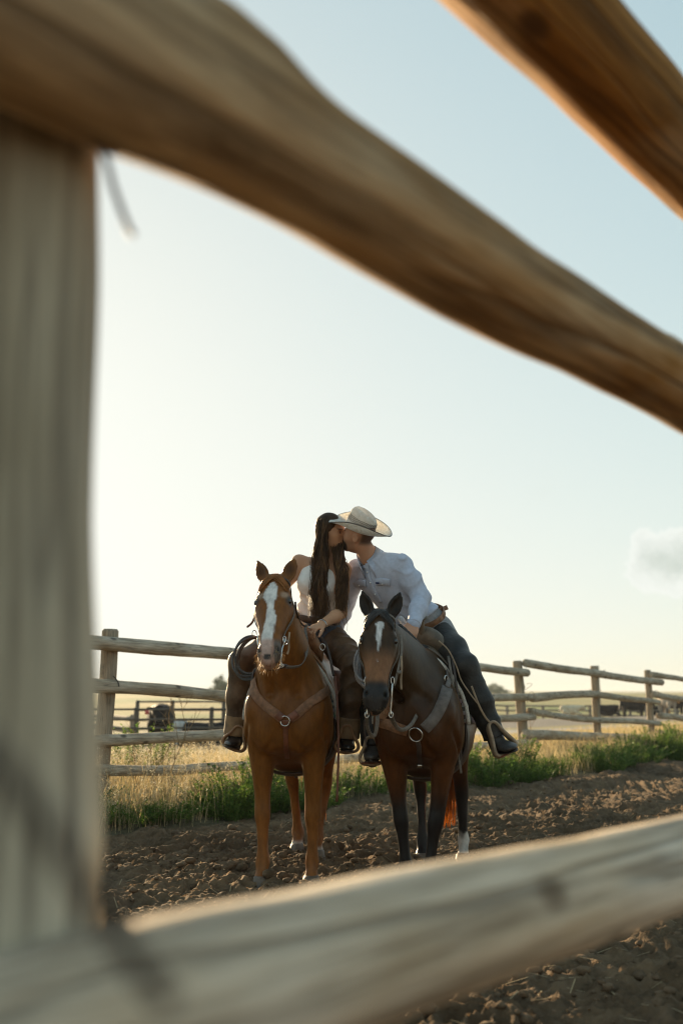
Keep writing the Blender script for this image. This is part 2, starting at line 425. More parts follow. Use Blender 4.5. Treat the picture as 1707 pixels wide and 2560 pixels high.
def wood(name, cols, dark, amt=0.5, bs=0.6, sc_=1.0, rp=(0.32, 0.68)):
    """weathered peeled log; local z runs along the log"""
    m = bpy.data.materials.new(name); m.use_nodes = True; nt = m.node_tree; N = nt.nodes; N.clear(); LK = nt.links.new
    o = N.new('ShaderNodeOutputMaterial'); b = N.new('ShaderNodeBsdfPrincipled'); LK(b.outputs[0], o.inputs[0])
    t = N.new('ShaderNodeTexCoord'); oi = N.new('ShaderNodeObjectInfo')
    ad = N.new('ShaderNodeVectorMath'); ad.operation = 'ADD'; mu = N.new('ShaderNodeMath'); mu.operation = 'MULTIPLY'; mu.inputs[1].default_value = 37
    LK(oi.outputs['Random'], mu.inputs[0]); LK(t.outputs['Object'], ad.inputs[0]); LK(mu.outputs[0], ad.inputs[1])
    def nz_(st, s, d, r=0.6):
        mp_ = N.new('ShaderNodeMapping'); mp_.inputs['Scale'].default_value = st; LK(ad.outputs[0], mp_.inputs[0])
        n = N.new('ShaderNodeTexNoise'); n.inputs['Scale'].default_value = s; n.inputs['Detail'].default_value = d; n.inputs['Roughness'].default_value = r; LK(mp_.outputs[0], n.inputs['Vector']); return n
    big = nz_((1, 1, 0.35), 7 * sc_, 4); fib = nz_((1, 1, 0.045), 85 * sc_, 5, 0.7); crk = nz_((1, 1, 0.05), 24 * sc_, 3, 0.5)
    r1 = N.new('ShaderNodeValToRGB'); r1.color_ramp.elements[0].position = rp[0]; r1.color_ramp.elements[0].color = (*cols[0], 1); r1.color_ramp.elements[1].position = rp[1]; r1.color_ramp.elements[1].color = (*cols[1], 1)
    LK(big.outputs['Fac'], r1.inputs[0])
    m1 = N.new('ShaderNodeMix'); m1.data_type = 'RGBA'; m1.blend_type = 'MULTIPLY'; m1.inputs[0].default_value = amt
    r2 = N.new('ShaderNodeValToRGB'); r2.color_ramp.elements[0].position = 0.36; r2.color_ramp.elements[0].color = (0.25, 0.22, 0.2, 1); r2.color_ramp.elements[1].position = 0.6; r2.color_ramp.elements[1].color = (1.15, 1.12, 1.1, 1)
    LK(fib.outputs['Fac'], r2.inputs[0]); LK(r1.outputs[0], m1.inputs[6]); LK(r2.outputs[0], m1.inputs[7])
    ck = N.new('ShaderNodeValToRGB'); ck.color_ramp.elements[0].position = 0.475; ck.color_ramp.elements[0].color = (0, 0, 0, 1); e = ck.color_ramp.elements.new(0.5); e.color = (1, 1, 1, 1); ck.color_ramp.elements[2].position = 0.525; ck.color_ramp.elements[2].color = (0, 0, 0, 1)
    LK(crk.outputs['Fac'], ck.inputs[0])
    cm_ = N.new('ShaderNodeMath'); cm_.operation = 'MULTIPLY'; LK(ck.outputs[0], cm_.inputs[0]); LK(big.outputs['Fac'], cm_.inputs[1])
    m2 = N.new('ShaderNodeMix'); m2.data_type = 'RGBA'; LK(cm_.outputs[0], m2.inputs[0]); LK(m1.outputs[2], m2.inputs[6]); m2.inputs[7].default_value = (*dark, 1)
    vmap = N.new('ShaderNodeMapping'); vmap.inputs['Scale'].default_value = (1, 1, 0.55); LK(ad.outputs[0], vmap.inputs[0]); vo = N.new('ShaderNodeTexVoronoi'); vo.inputs['Scale'].default_value = 6.5; LK(vmap.outputs[0], vo.inputs['Vector'])
    kr_ = N.new('ShaderNodeMapRange'); kr_.interpolation_type = 'SMOOTHSTEP'; kr_.inputs[1].default_value = 0.20; kr_.inputs[2].default_value = 0.07; kr_.inputs[3].default_value = 0; kr_.inputs[4].default_value = 0.75; LK(vo.outputs['Distance'], kr_.inputs[0])
    m3 = N.new('ShaderNodeMix'); m3.data_type = 'RGBA'; LK(kr_.outputs[0], m3.inputs[0]); LK(m2.outputs[2], m3.inputs[6]); m3.inputs[7].default_value = (*dark, 1)
    LK(m3.outputs[2], b.inputs['Base Color']); b.inputs['Roughness'].default_value = 0.85; b.inputs['Specular IOR Level'].default_value = 0.25
    hsum = N.new('ShaderNodeMath'); hsum.operation = 'MULTIPLY_ADD'; hsum.inputs[1].default_value = -1.2; LK(cm_.outputs[0], hsum.inputs[0]); LK(fib.outputs['Fac'], hsum.inputs[2])
    bp = N.new('ShaderNodeBump'); bp.inputs['Strength'].default_value = bs; bp.inputs['Distance'].default_value = 0.012; LK(hsum.outputs[0], bp.inputs['Height']); LK(bp.outputs[0], b.inputs['Normal'])
    MAT[name] = m

wood('weathered_log', ((0.36, 0.28, 0.185), (0.58, 0.51, 0.405)), (0.03, 0.024, 0.02), 0.55)
wood('weathered_post', ((0.28, 0.22, 0.15), (0.42, 0.355, 0.265)), (0.03, 0.024, 0.02), 0.45)
wood('near_log', ((0.31, 0.145, 0.030), (0.60, 0.45, 0.28)), (0.04, 0.018, 0.008), 0.8, 0.9, 0.36, (0.40, 0.60))
wood('near_log_grey', ((0.48, 0.355, 0.22), (0.72, 0.62, 0.49)), (0.10, 0.06, 0.03), 0.75, 0.8, 0.36, (0.40, 0.60))
wood('near_post', ((0.37, 0.31, 0.21), (0.57, 0.505, 0.39)), (0.08, 0.06, 0.045), 0.5, 0.5, 0.4, (0.38, 0.62))
wood('pen_log', ((0.20, 0.17, 0.13), (0.34, 0.29, 0.23)), (0.05, 0.04, 0.03), 0.4)
material('wire', (0.10, 0.085, 0.07), 0.55, metallic=0.7, bump=0)
material('dirt', (0.09, 0.062, 0.042), 0.95, 0.0, 9, 0.9, 70, spec=0.12, base2=(0.165, 0.118, 0.082), bdist=0.012, detail=8)
material('clod', (0.085, 0.056, 0.033), 0.95, 0.0, 14, 0.8, 60, spec=0.1, base2=(0.17, 0.115, 0.070), bdist=0.01)
material('leaf', (0.05, 0.115, 0.02), 0.55, 0.4, 9, 0, spec=0.25, transl=0.45, attr='Col')
material('stalk', (0.28, 0.2, 0.1), 0.8, 0.3, 8, 0, transl=0.25)
material('drygrass', (0.42, 0.32, 0.17), 0.7, 0.3, 5, 0, transl=0.4, attr='Col', spec=0.2)
material('tree_leaf', (0.10, 0.125, 0.07), 0.7, 0.3, 2, 0, transl=0.25)
MAT['tree_leaf'].name = 'tree_leaf'
material('bark', (0.11, 0.085, 0.06), 0.9, 0.3, 10, 0.4, 20)

def field_material():
    m = bpy.data.materials.new('pasture'); m.use_nodes = True; nt = m.node_tree; N = nt.nodes; LK = nt.links.new; b = N['Principled BSDF']
    at = N.new('ShaderNodeAttribute'); at.attribute_name = 'Col'; t = N.new('ShaderNodeTexCoord')
    n = N.new('ShaderNodeTexNoise'); n.inputs['Scale'].default_value = 11; n.inputs['Detail'].default_value = 8; n.inputs['Roughness'].default_value = 0.65; LK(t.outputs['Object'], n.inputs['Vector'])
    mr = N.new('ShaderNodeMapRange'); mr.inputs[1].default_value = 0.3; mr.inputs[2].default_value = 0.7; mr.inputs[3].default_value = 0.62; mr.inputs[4].default_value = 1.38; LK(n.outputs['Fac'], mr.inputs[0])
    mx = N.new('ShaderNodeMix'); mx.data_type = 'RGBA'; mx.blend_type = 'MULTIPLY'; mx.inputs[0].default_value = 1; LK(at.outputs['Color'], mx.inputs[6]); LK(mr.outputs[0], mx.inputs[7])
    LK(mx.outputs[2], b.inputs['Base Color']); b.inputs['Roughness'].default_value = 0.95; b.inputs['Specular IOR Level'].default_value = 0.1
    n2 = N.new('ShaderNodeTexNoise'); n2.inputs['Scale'].default_value = 55; n2.inputs['Detail'].default_value = 6; LK(t.outputs['Object'], n2.inputs['Vector'])
    bp = N.new('ShaderNodeBump'); bp.inputs['Strength'].default_value = 0.8; bp.inputs['Distance'].default_value = 0.012; LK(n2.outputs['Fac'], bp.inputs['Height']); LK(bp.outputs[0], b.inputs['Normal'])
    MAT['pasture'] = m
field_material()

# ------------------------------------------------------------------ ground
FD = nrm([0.672, 1.0])                                  # far fence direction in plan
FA = P(273, 1578, 9.7)[:2]                              # left post
FN = np.array([FD[1], -FD[0]])                          # towards the track (image right / camera side)
def fence_d(x, y): return (np.stack([x, y], -1) - FA) @ FN   # >0 on the camera side
def sst(a, b, x):
    t = np.clip((x - a) / (b - a), 0, 1); return t * t * (3 - 2 * t)
def weed_edge(x, y):
    """metres in front of the fence where the dirt begins"""
    s = (np.stack([x, y], -1) - FA) @ FD
    return 1.25 + 0.75 * sst(1, 9, s) + 0.12 * np.sin(s * 1.7) + 0.07 * np.sin(s * 4.3 + 1)
def ground_base(x, y):
    fd = fence_d(x, y)
    strip = sst(0, 0.5, weed_edge(x, y) - fd) * 0.07
    z = strip - 0.55 * sst(1.0, 16, -fd)
    emb = sst(44, 60, y) * (1 - sst(62, 68, y)) * sst(-4, 14, x) * 0.62
    far = 3.6 * sst(75, 420, y) + 14 * sst(420, 2500, y)
    return z + emb - 0.30 * sst(40, 70, y) * (1 - sst(80, 150, y)) + far
def dirt_amount(x, y):
    return sst(-0.18, 0.12, fence_d(x, y) - weed_edge(x, y) + 0.25 * (vnoise2(x * 3.1, y * 3.1, 5) - 0.5))
_hp = np.random.default_rng(4); HPX = _hp.uniform(-2.2, 4.5, 260); HPY = _hp.uniform(2.6, 13, 260); HPD = _hp.uniform(.02, .05, 260)
def prints(x, y):
    o = np.zeros_like(x); 
    if x.size < 50: sel = [(a, b, c) for a, b, c in zip(HPX, HPY, HPD) if np.min(np.hypot(x - a, y - b)) < .25]
    else: sel = list(zip(HPX, HPY, HPD))
    if x.ndim == 2:
        xs_, ys_ = x[0], y[:, 0]
        for a, b, c in sel:
            i0, i1 = np.searchsorted(xs_, (a - .2, a + .2)); j0, j1 = np.searchsorted(ys_, (b - .2, b + .2)); sx, sy = x[j0:j1, i0:i1], y[j0:j1, i0:i1]; r2 = (sx - a) ** 2 + (sy - b) ** 2; o[j0:j1, i0:i1] += c * (np.exp(-(r2 / .0042) ** 2) - .5 * np.exp(-((np.sqrt(r2) - .105) / .03) ** 2))
    else:
        for a, b, c in sel: r2 = (x - a) ** 2 + (y - b) ** 2; o += c * (np.exp(-np.minimum(r2 / .0042, 20) ** 2) - .5 * np.exp(-((np.sqrt(r2) - .105) / .03) ** 2))
    return o
def ground_z(x, y, fine=True):
    x = np.asarray(x, float); y = np.asarray(y, float)
    z = ground_base(x, y); da = dirt_amount(x, y)
    if fine:
        n1 = vnoise2(x * 1.3, y * 1.3, 1) - 0.5; n2 = vnoise2(x * 5 + 3, y * 5, 2) - 0.5
        n3 = np.abs(vnoise2(x * 13, y * 13 + 7, 3) - 0.5) * 2; n4 = np.abs(vnoise2(x * 31 + 1, y * 31, 4) - 0.5) * 2; n5 = vnoise2(x * 70, y * 70, 9) - 0.5
        clump = sst(0.35, 0.75, vnoise2(x * 2.2 + 9, y * 2.2, 6))
        z = z + da * (0.06 * n1 + 0.055 * n2 - (0.034 + 0.05 * clump) * (n3 - 0.5) - 0.032 * (n4 - 0.5) + 0.016 * n5 - prints(x, y))
        z = z + (1 - da) * (0.05 * n1 + 0.02 * n2)
    return z
def spaced(c0, c1, d0, lo, hi, g=1.045):
    mid = np.arange(c0, c1 + d0 / 2, d0); o = [mid]
    s, d, q = mid[-1], d0, []
    while s < hi: d *= g; s += d; q.append(s)
    o.append(q); s, d, q = mid[0], d0, []
    while s > lo: d *= g; s -= d; q.append(s)
    return np.concatenate([np.array(q)[::-1], mid, o[1]])
gx = spaced(-2.1, 4.6, 0.0155, -2500, 2500, 1.05); gy = spaced(2.9, 8.6, 0.0135, -40, 3000, 1.0155)
X, Y = np.meshgrid(gx, gy); Z = ground_z(X, Y)
idx = np.arange(X.size).reshape(X.shape)
F = np.stack([idx[:-1, :-1], idx[:-1, 1:], idx[1:, 1:], idx[1:, :-1]], -1).reshape(-1, 4)
da = dirt_amount(X, Y).ravel()[:, None]
# earth / straw / green / grey road colouring belongs to the ground itself
nA = vnoise2(X * 0.9, Y * 0.9, 21).ravel()[:, None]; nB = vnoise2(X * 0.07, Y * 0.05, 22).ravel()[:, None]; nC = vnoise2(X * 6, Y * 6, 23).ravel()[:, None]
earth = np.array([0.115, 0.076, 0.044]) * (0.75 + 0.5 * nA) * (0.8 + 0.4 * nC)
straw = np.array([0.34, 0.26, 0.13]); green = np.array([0.13, 0.17, 0.06])
past = straw * (1 - nB) + green * nB + 0.06 * (nA - 0.5)
yy = Y.ravel()[:, None]; xx = X.ravel()[:, None]; fdd = fence_d(X, Y).ravel()[:, None]
road = sst(38, 41, yy) * (1 - sst(47, 49, yy)) * sst(0, 6, xx)
bank = sst(49, 51, yy) * (1 - sst(66, 70, yy)) * sst(-2, 8, xx)
pen = sst(22, 25, yy) * (1 - sst(70, 90, yy)) * (1 - sst(-2, 2, xx)) * 0.7
past = past * (1 - bank) + np.array([0.20, 0.18, 0.155]) * bank
past = past * (1 - road) + np.array([0.30, 0.30, 0.31]) * road
past = past * (1 - pen) + np.array([0.26, 0.22, 0.16]) * pen
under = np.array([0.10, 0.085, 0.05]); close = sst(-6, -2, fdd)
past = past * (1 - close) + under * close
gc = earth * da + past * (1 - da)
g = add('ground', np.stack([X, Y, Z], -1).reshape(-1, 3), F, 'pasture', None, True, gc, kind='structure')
def gz(x, y): return float(ground_z(np.array([x]), np.array([y]))[0])

# clods of churned earth
def clod_mesh(seed, sub=(6, 9)):
    g_ = np.random.default_rng(seed); V, F_ = ball((0, 0, 0), 1, sub[0], sub[1]); s = SinNoise(seed, 2.4, 8); s2 = SinNoise(seed + 50, 6, 8)
    V = V * (1 + 0.20 * s(V) + 0.10 * s2(V))[:, None] * np.array([1, g_.uniform(.7, 1), g_.uniform(.5, .75)]); return V, F_
protos = [clod_mesh(i) for i in range(7)]
parts = []
NCL = 4900
cy = 2.2 + 11 * rng.random(NCL) ** 1.5; cx = rng.uniform(-0.42, 0.50, NCL) * cy * 1.05 + 0.1
hx_ = [(-.46, 6.05), (-.17, 6.09), (-.31, 7.3), (-.15, 7.05), (.38, 6.0), (.5, 5.95), (.55, 7.05), (.8, 7.1), (-1.0, 6.7), (-.9, 6.6)]
for q_ in range(700):
    h_ = hx_[q_ % 10]; sp2 = .11 if q_ % 10 < 8 else .2; cx[-1 - q_] = h_[0] + rng.normal() * sp2; cy[-1 - q_] = h_[1] + rng.normal() * sp2
cdd = fence_d(cx, cy) - weed_edge(cx, cy); cvn = vnoise2(cx * 1.8, cy * 1.8, 6); cz = ground_z(cx, cy)
for i in range(NCL):
    x, y = cx[i], cy[i]
    if cdd[i] < 0.02 or (cvn[i] < 0.30 and random.random() < 0.7): continue
    r = 0.006 + 0.034 * random.random() ** 3.6
    V, F_ = protos[i % 7]; a = random.random() * 6.28; c_, s_ = math.cos(a), math.sin(a)
    Vr = V @ np.array([[c_, s_, 0], [-s_, c_, 0], [0, 0, 1]]) * r + np.array([x, y, cz[i] + r * 0.25]); parts.append((Vr, F_))
V, F_ = merge(parts)
add('dirt_clods', V, F_, 'clod', None, True, label='loose clods of dry brown earth over the riding track', cat='dirt', kind='stuff')

# ------------------------------------------------------------------ logs and fences
def log_mesh(L_, r0, r1, seed, bend=0.02, lump=0.05, ns=20, seg=0.07, knots=3, flat=0.1, path=None):
    g_ = np.random.default_rng(seed); n = max(6, int(L_ / seg)); t = np.linspace(0, 1, n); z = t * L_
    ph = g_.uniform(0, 6.28, 6)
    cxy = bend * np.stack([np.sin(t * 4.1 + ph[0]) + 0.5 * np.sin(t * 9 + ph[1]), np.sin(t * 3.7 + ph[2]) + 0.5 * np.sin(t * 8 + ph[3])], 1)
    cxy -= cxy[0] + (cxy[-1] - cxy[0]) * t[:, None]
    a = np.arange(ns) / ns * 2 * np.pi; s = SinNoise(seed, 1.0, 8); s2 = SinNoise(seed + 9, 1.0, 10)
    A, Zt = np.meshgrid(a, z)
    q = np.stack([np.cos(A) * 1.3, np.sin(A) * 1.3, Zt * 2.2], -1); q2 = np.stack([np.cos(A) * 4, np.sin(A) * 4, Zt * 7], -1)
    rad = (r0 + (r1 - r0) * t)[:, None] * (1 + lump * s(q) + 0.4 * lump * s2(q2) + flat * 0.3 * np.cos(2 * A + ph[4]))
    for _ in range(knots):
        kz = g_.uniform(0.08, 0.92) * L_; ka = g_.uniform(0, 6.28)
        dA = np.angle(np.exp(1j * (A - ka))); rad += r0 * 0.22 * np.exp(-(dA / 0.35) ** 2 - ((Zt - kz) / (0.5 * r0)) ** 2)
    V = np.stack([cxy[:, :1] + rad * np.cos(A), cxy[:, 1:] + rad * np.sin(A), Zt], -1)
    idx = np.arange(n * ns).reshape(n, ns); F1 = np.stack([idx[:-1], np.roll(idx[:-1], -1, 1), np.roll(idx[1:], -1, 1), idx[1:]], -1).reshape(-1, 4)
    V = V.reshape(-1, 3)
    # recessed, rounded ends
    Vs = [V]; Fs = [F1]; k = len(V)
    for e, d, st in ((0, -1, idx[0]), (n - 1, 1, idx[-1])):
        c = np.array([cxy[e, 0], cxy[e, 1], z[e]]); ring = c + (V[st] - c) * 0.82 + np.array([0, 0, d * 0.25 * r0]); Vs.append(ring); Vs.append((c + [0, 0, d * 0.25 * r0])[None])
        i1 = np.arange(ns) + k; f = np.stack([st, np.roll(st, -1), np.roll(i1, -1), i1], -1); tri = np.stack([i1, np.roll(i1, -1), np.full(ns, k + ns)], -1)
        if d > 0: pass
        else: f = f[:, ::-1]; tri = tri[:, ::-1]
        Fs.append(f); Fs.append(tri); k += ns + 1
    quads = np.concatenate([f for f in Fs if f.shape[1] == 4]); tris = np.concatenate([f for f in Fs if f.shape[1] == 3])
    return np.concatenate(Vs), [quads, tris]
def add_log(name, A, B, r0, r1, seed, mat, parent, **k):
    A = np.asarray(A, float); B = np.asarray(B, float); d = Vector(B - A); L_ = d.length
    V, F_ = log_mesh(L_, r0, r1, seed, **k)
    me = mesh(name, V, F_, True); me.materials.append(MAT[mat]); o = bpy.data.objects.new(name, me); COL.objects.link(o)
    o.parent = parent; o.location = Vector(A - root_loc(parent)); o.rotation_mode = 'QUATERNION'
    o.rotation_quaternion = d.to_track_quat('Z', 'Y'); return o
def add_bent_log(name, pts, rads, seed, mat, parent, lump=0.05, ns=28, knots=()):
    """log along a curve; local z follows the chord so grain runs lengthwise"""
    pts = np.asarray(pts, float); A, B = pts[0], pts[-1]; d = Vector(B - A); q = d.to_track_quat('Z', 'Y'); M = np.array(q.to_matrix())
    loc = (pts - A) @ M; C = catmull(loc, 14); rr = np.interp(np.linspace(0, 1, len(C)), np.linspace(0, 1, len(rads)), rads)
    n = len(C); a = np.arange(ns) / ns * 2 * np.pi; Am, Zt = np.meshgrid(a, C[:, 2]); s = SinNoise(seed, 1, 8); s2 = SinNoise(seed + 3, 1, 10)
    rad = rr[:, None] * (1 + lump * s(np.stack([np.cos(Am) * 1.4, np.sin(Am) * 1.4, Zt * 5], -1)) + 0.3 * lump * s2(np.stack([np.cos(Am) * 5, np.sin(Am) * 5, Zt * 22], -1)))
    V = np.stack([C[:, :1] + rad * np.cos(Am), C[:, 1:2] + rad * np.sin(Am), Zt], -1)
    for (kw, kr, kh) in knots:
        kl = (np.asarray(kw) - A) @ M; dd = np.linalg.norm(V - kl, axis=-1); cc = np.stack([C[:, 0], C[:, 1], C[:, 2]], -1)[:, None]
        dirn = V - cc; dirn /= np.linalg.norm(dirn, axis=-1, keepdims=True); V = V + dirn * (kh * np.exp(-(dd / kr) ** 2))[..., None]
    idx = np.arange(n * ns).reshape(n, ns); F1 = np.stack([idx[:-1], np.roll(idx[:-1], -1, 1), np.roll(idx[1:], -1, 1), idx[1:]], -1).reshape(-1, 4)
    me = mesh(name, V.reshape(-1, 3), [F1, idx[:1][:, ::-1], idx[-1:]], True); me.materials.append(MAT[mat]); o = bpy.data.objects.new(name, me); COL.objects.link(o)
    o.parent = parent; o.location = Vector(A - root_loc(parent)); o.rotation_mode = 'QUATERNION'; o.rotation_quaternion = q; return o

# far fence behind the horses
def fdepth(px, py, off=0.0):
    r = ray(px, py); n = np.array([FN[0], FN[1]]); t = ((FA + FN * off) @ n) / (r[:2] @ n); return t * r[1]
def FP(px, py, off=0.12): return P(px, py, fdepth(px, py, off))
ff = thing('rail_fence', (FA[0], FA[1], 0), 'weathered pole fence of four rails running behind the two riders', 'fence')
def post_at(s, r, top, seed, lean=0.0):
    b = FA + FD * s; add_log('post', (b[0] - lean * 0.5, b[1], gz(b[0], b[1]) - 0.1), (b[0] + lean * 0.5, b[1], top), r * 1.04, r, seed, 'weathered_post', ff, bend=0.008, lump=0.03, ns=22, knots=1)
sp_ = lambda px, py: float((P(px, py, fdepth(px, py))[:2] - FA) @ FD)
post_at(0, 0.078, P(273, 1578, fdepth(273, 1578))[2], 1, 0.03)
s1 = sp_(1297, 1655); s2 = sp_(1485, 1667); s3 = sp_(1619, 1677)
post_at(s1 / 3, 0.08, 1.70, 2); post_at(s1 * 2 / 3, 0.08, 1.72, 3)
post_at(s1, 0.083, P(1297, 1655, fdepth(1297, 1655))[2], 4, -0.07)
post_at(s2, 0.079, P(1485, 1667, fdepth(1485, 1667))[2], 5, -0.03); post_at(s3, 0.08, P(1619, 1677, fdepth(1619, 1677))[2], 6, -0.04)
post_at(s3 + 3.7, 0.08, 1.72, 7); post_at(s3 + 7.4, 0.08, 1.7, 8); post_at(-3.3, 0.08, 1.7, 9)
rails = [((-60, 1583), (430, 1622), (735, 1648), .074, .066), ((-60, 1704), (430, 1727), (735, 1748), .066, .058), ((-60, 1853), (430, 1843), (735, 1832), .06, .054), ((-60, 1935), (430, 1925), (735, 1914), .055, .048),
         ((722, 1610), (1000, 1642), (1316, 1682), .066, .068), ((722, 1738), (1000, 1739), (1338, 1743), .058, .062), ((722, 1835), (1000, 1818), (1332, 1792), .055, .065), ((722, 1908), (1000, 1884), (1340, 1854), .05, .055),
         ((1313, 1658), (1470, 1681), (1652, 1706), .074, .076), ((1328, 1744), (1485, 1736), (1645, 1755), .078, .06), ((1322, 1778), (1485, 1800), (1648, 1809), .058, .062), ((1313, 1836), (1485, 1842), (1658, 1846), .092, .074),
         ((1628, 1687), (1720, 1701), (1830, 1716), .068, .066), ((1632, 1736), (1720, 1749), (1830, 1757), .075, .07), ((1645, 1789), (1720, 1798), (1830, 1800), .075, .07), ((1645, 1832), (1720, 1837), (1830, 1838), .06, .06)]
for i, (a, b, c, r0, r1) in enumerate(rails):
    e = 1 if i < 4 or i >= 12 else 1
    add_bent_log('rail', [FP(*a), 0.5 * (FP(*a) + FP(*b)) + np.array([0, 0, .02 * math.sin(i * 2.3)]), FP(*b), 0.5 * (FP(*b) + FP(*c)) - np.array([0, 0, .02 * math.sin(i * 1.7)]), FP(*c)], [r0, (r0 + r1) / 2, r1], 30 + i, 'weathered_log', ff, 0.055, 20)
def wire_tie(pts, r=0.004): 
    V, F_ = tube(catmull(pts, 6), r, 6); add('wire_tie', V, F_, 'wire', ff)
for (px, py) in ((1322, 1742), (1326, 1781), (1490, 1735), (1632, 1738), (1640, 1790)):
    d_ = fdepth(px, py, 0.2); wire_tie([P(px - 4, py + 14, d_), P(px - 2, py - 4, d_), P(px + 6, py - 12, d_), P(px + 12, py - 8, d_), P(px + 10, py + 2, d_)])
d_ = fdepth(1320, 1715, 0.1); wire_tie([P(1312, 1724, d_), P(1322, 1718, d_), P(1329, 1711, d_), P(1322, 1708, d_), P(1316, 1711, d_)])
d_ = fdepth(292, 1705, 0.18); wire_tie([P(284, 1690, d_), P(290, 1697, d_), P(296, 1706, d_), P(298, 1716, d_)], 0.007)
d_ = fdepth(1640, 1800, 0.2); wire_tie([P(1648, 1778, d_), P(1640, 1795, d_), P(1632, 1805, d_), P(1622, 1822, d_), P(1612, 1836, d_)], 0.006)

# near fence that frames the view
ND = nrm([0.868, 1.0]); NO = np.array([-0.955, 0.0]); NN = np.array([ND[1], -ND[0]])
def ndepth(px, py, off=0.0):
    r = ray(px, py); t = ((NO + NN * off) @ NN) / (r[:2] @ NN); return t * r[1]
def NP(px, py, off=0.0): return P(px, py, ndepth(px, py, off))
nb = NP(-40, 1745, -0.12)
nf = thing('corral_fence', (nb[0], nb[1], 0), 'close blurred pole fence with a thick grey post, framing the riders', 'fence')
def npts(l): return [NP(x, y) for x, y in l]
add_bent_log('rail', npts([(-620, -330), (-250, -130), (0, -10), (300, 152), (620, 318), (926, 508), (1250, 712), (1500, 852), (1760, 1005), (2100, 1215)]), [.086, .087, .088, .087, .081, .079, .077, .071, .074, .07], 61, 'near_log', nf, 0.055, 48, knots=[(NP(650, 115), 0.05, 0.040), (NP(500, 20), 0.06, 0.045), (NP(860, 240), 0.04, 0.022), (NP(1200, 500), 0.05, 0.010), (NP(1640, 860), 0.04, 0.012)])
add_bent_log('rail', npts([(900, -420), (1150, -190), (1300, -40), (1500, 165), (1700, 375), (1950, 625)]), [.098, .097, .098, .1, .098, .096], 62, 'near_log', nf, 0.05, 40)
add_bent_log('rail', npts([(-420, 2840), (-150, 2720), (100, 2622), (330, 2545), (700, 2436), (1089, 2322), (1400, 2238), (1707, 2157), (2100, 2052)]), [.080, .080, .079, .078, .075, .074, .074, .074, .073], 63, 'near_log_grey', nf, 0.035, 40)
dp_ = ndepth(-55, 1745, -0.15)
pp = [P(-4, 250, dp_), P(-22, 700, dp_), P(-54, 1300, dp_), P(-62, 1900, dp_), P(-92, 2500, dp_)]; pp[0][2] = min(pp[0][2], 1.64); low = pp[-1] + (pp[-1] - pp[-2]) * 1.0; low[2] = -0.15
add_bent_log('post', [low, pp[4], pp[3], pp[2], pp[1], pp[0]], [.125, .118, .111, .106, .106, .105], 64, 'near_post', nf, 0.02, 40)
def nwire(l, r, off): V, F_ = tube(catmull([NP(x, y, off) for x, y in l], 8), r, 8); add('wire', V, F_, 'wire', nf)
nwire([(215, 330), (262, 392), (285, 470), (318, 560), (335, 590)], 0.0032, -0.02)
nwire([(-60, 1850), (60, 1985), (160, 2130), (260, 2280), (350, 2420), (420, 2500)], 0.0045, 0.42)

# ------------------------------------------------------------------ vegetation
def leaf_quads(base, dirv, length, width, up):
    """arrays -> leaf quads (rhombus) """
    side = np.cross(dirv, up); side /= np.linalg.norm(side, axis=1, keepdims=True) + 1e-9
    m = base + dirv * (length * 0.45)[:, None]; w = (width * 0.5)[:, None]
    V = np.stack([base, m + side * w, base + dirv * length[:, None] - up * (0.12 * length)[:, None], m - side * w], 1)
    F_ = np.arange(len(base) * 4).reshape(-1, 4); return V.reshape(-1, 3), F_
def weed_mesh(seed, h, spread, stems, lps):
    g_ = np.random.default_rng(seed); LB, LD, LL, LW = [], [], [], []; ST = []
    for _ in range(stems):
        a = g_.uniform(0, 6.28); r0 = spread * 0.5 * g_.random() ** 0.5; hh = h * g_.uniform(0.55, 1.08); out_ = spread * g_.uniform(0.1, 0.55)
        b = np.array([r0 * math.cos(a), r0 * math.sin(a), 0]); t = np.linspace(0, 1, 6)[:, None]
        tip = b + np.array([math.cos(a) * out_, math.sin(a) * out_, hh]); mid = b + np.array([math.cos(a) * out_ * .25, math.sin(a) * out_ * .25, hh * .6])
        pl = (1 - t) ** 2 * b + 2 * t * (1 - t) * mid + t ** 2 * tip; ST.append(pl)
        tt = g_.uniform(0.12, 1, lps); k = tt[:, None]; p_ = (1 - k) ** 2 * b + 2 * k * (1 - k) * mid + k ** 2 * tip
        aa = g_.uniform(0, 6.28, lps); el = g_.uniform(0.1, 1.1, lps)
        LB.append(p_); LD.append(np.stack([np.cos(aa) * np.cos(el), np.sin(aa) * np.cos(el), np.sin(el)], 1)); LL.append(g_.uniform(.022, .05, lps) * (1.15 - 0.5 * tt)); LW.append(g_.uniform(.006, .012, lps))
    LB, LD, LL, LW = map(np.concatenate, (LB, LD, LL, LW))
    ref = g_.normal(size=LD.shape); up = np.cross(LD, ref); up /= np.linalg.norm(up, axis=1, keepdims=True)
    V1, F1 = leaf_quads(LB, LD, LL, LW, up); V2, F2 = tubes(np.array(ST), np.linspace(.003, .0012, 6), 3)
    hue = np.repeat(g_.random(len(LB)), 4)[:, None]; hz = (V1[:, 2:] / h)
    c1 = np.array([0.055, 0.13, 0.022]) * (1 - hue) + np.array([0.17, 0.23, 0.045]) * hue
    V, F_ = merge([(V1, F1), (V2, F2)]); C = np.concatenate([c1, np.tile([0.10, 0.13, 0.04], (len(V2), 1))]); return V, F_, C
weeds = []
for i, (h, s, n, l) in enumerate(((.36, .40, 46, 46), (.28, .46, 46, 40), (.44, .36, 44, 50), (.22, .36, 36, 36), (.32, .5, 56, 40))):
    V, F_, C = weed_mesh(200 + i, h, s, n, l); me = mesh('weed_leaves', V, F_, False); setcol(me, C); me.materials.append(MAT['leaf']); weeds.append(me)
def fence_pt(s, d): q = FA + FD * s + FN * d; return float(q[0]), float(q[1])
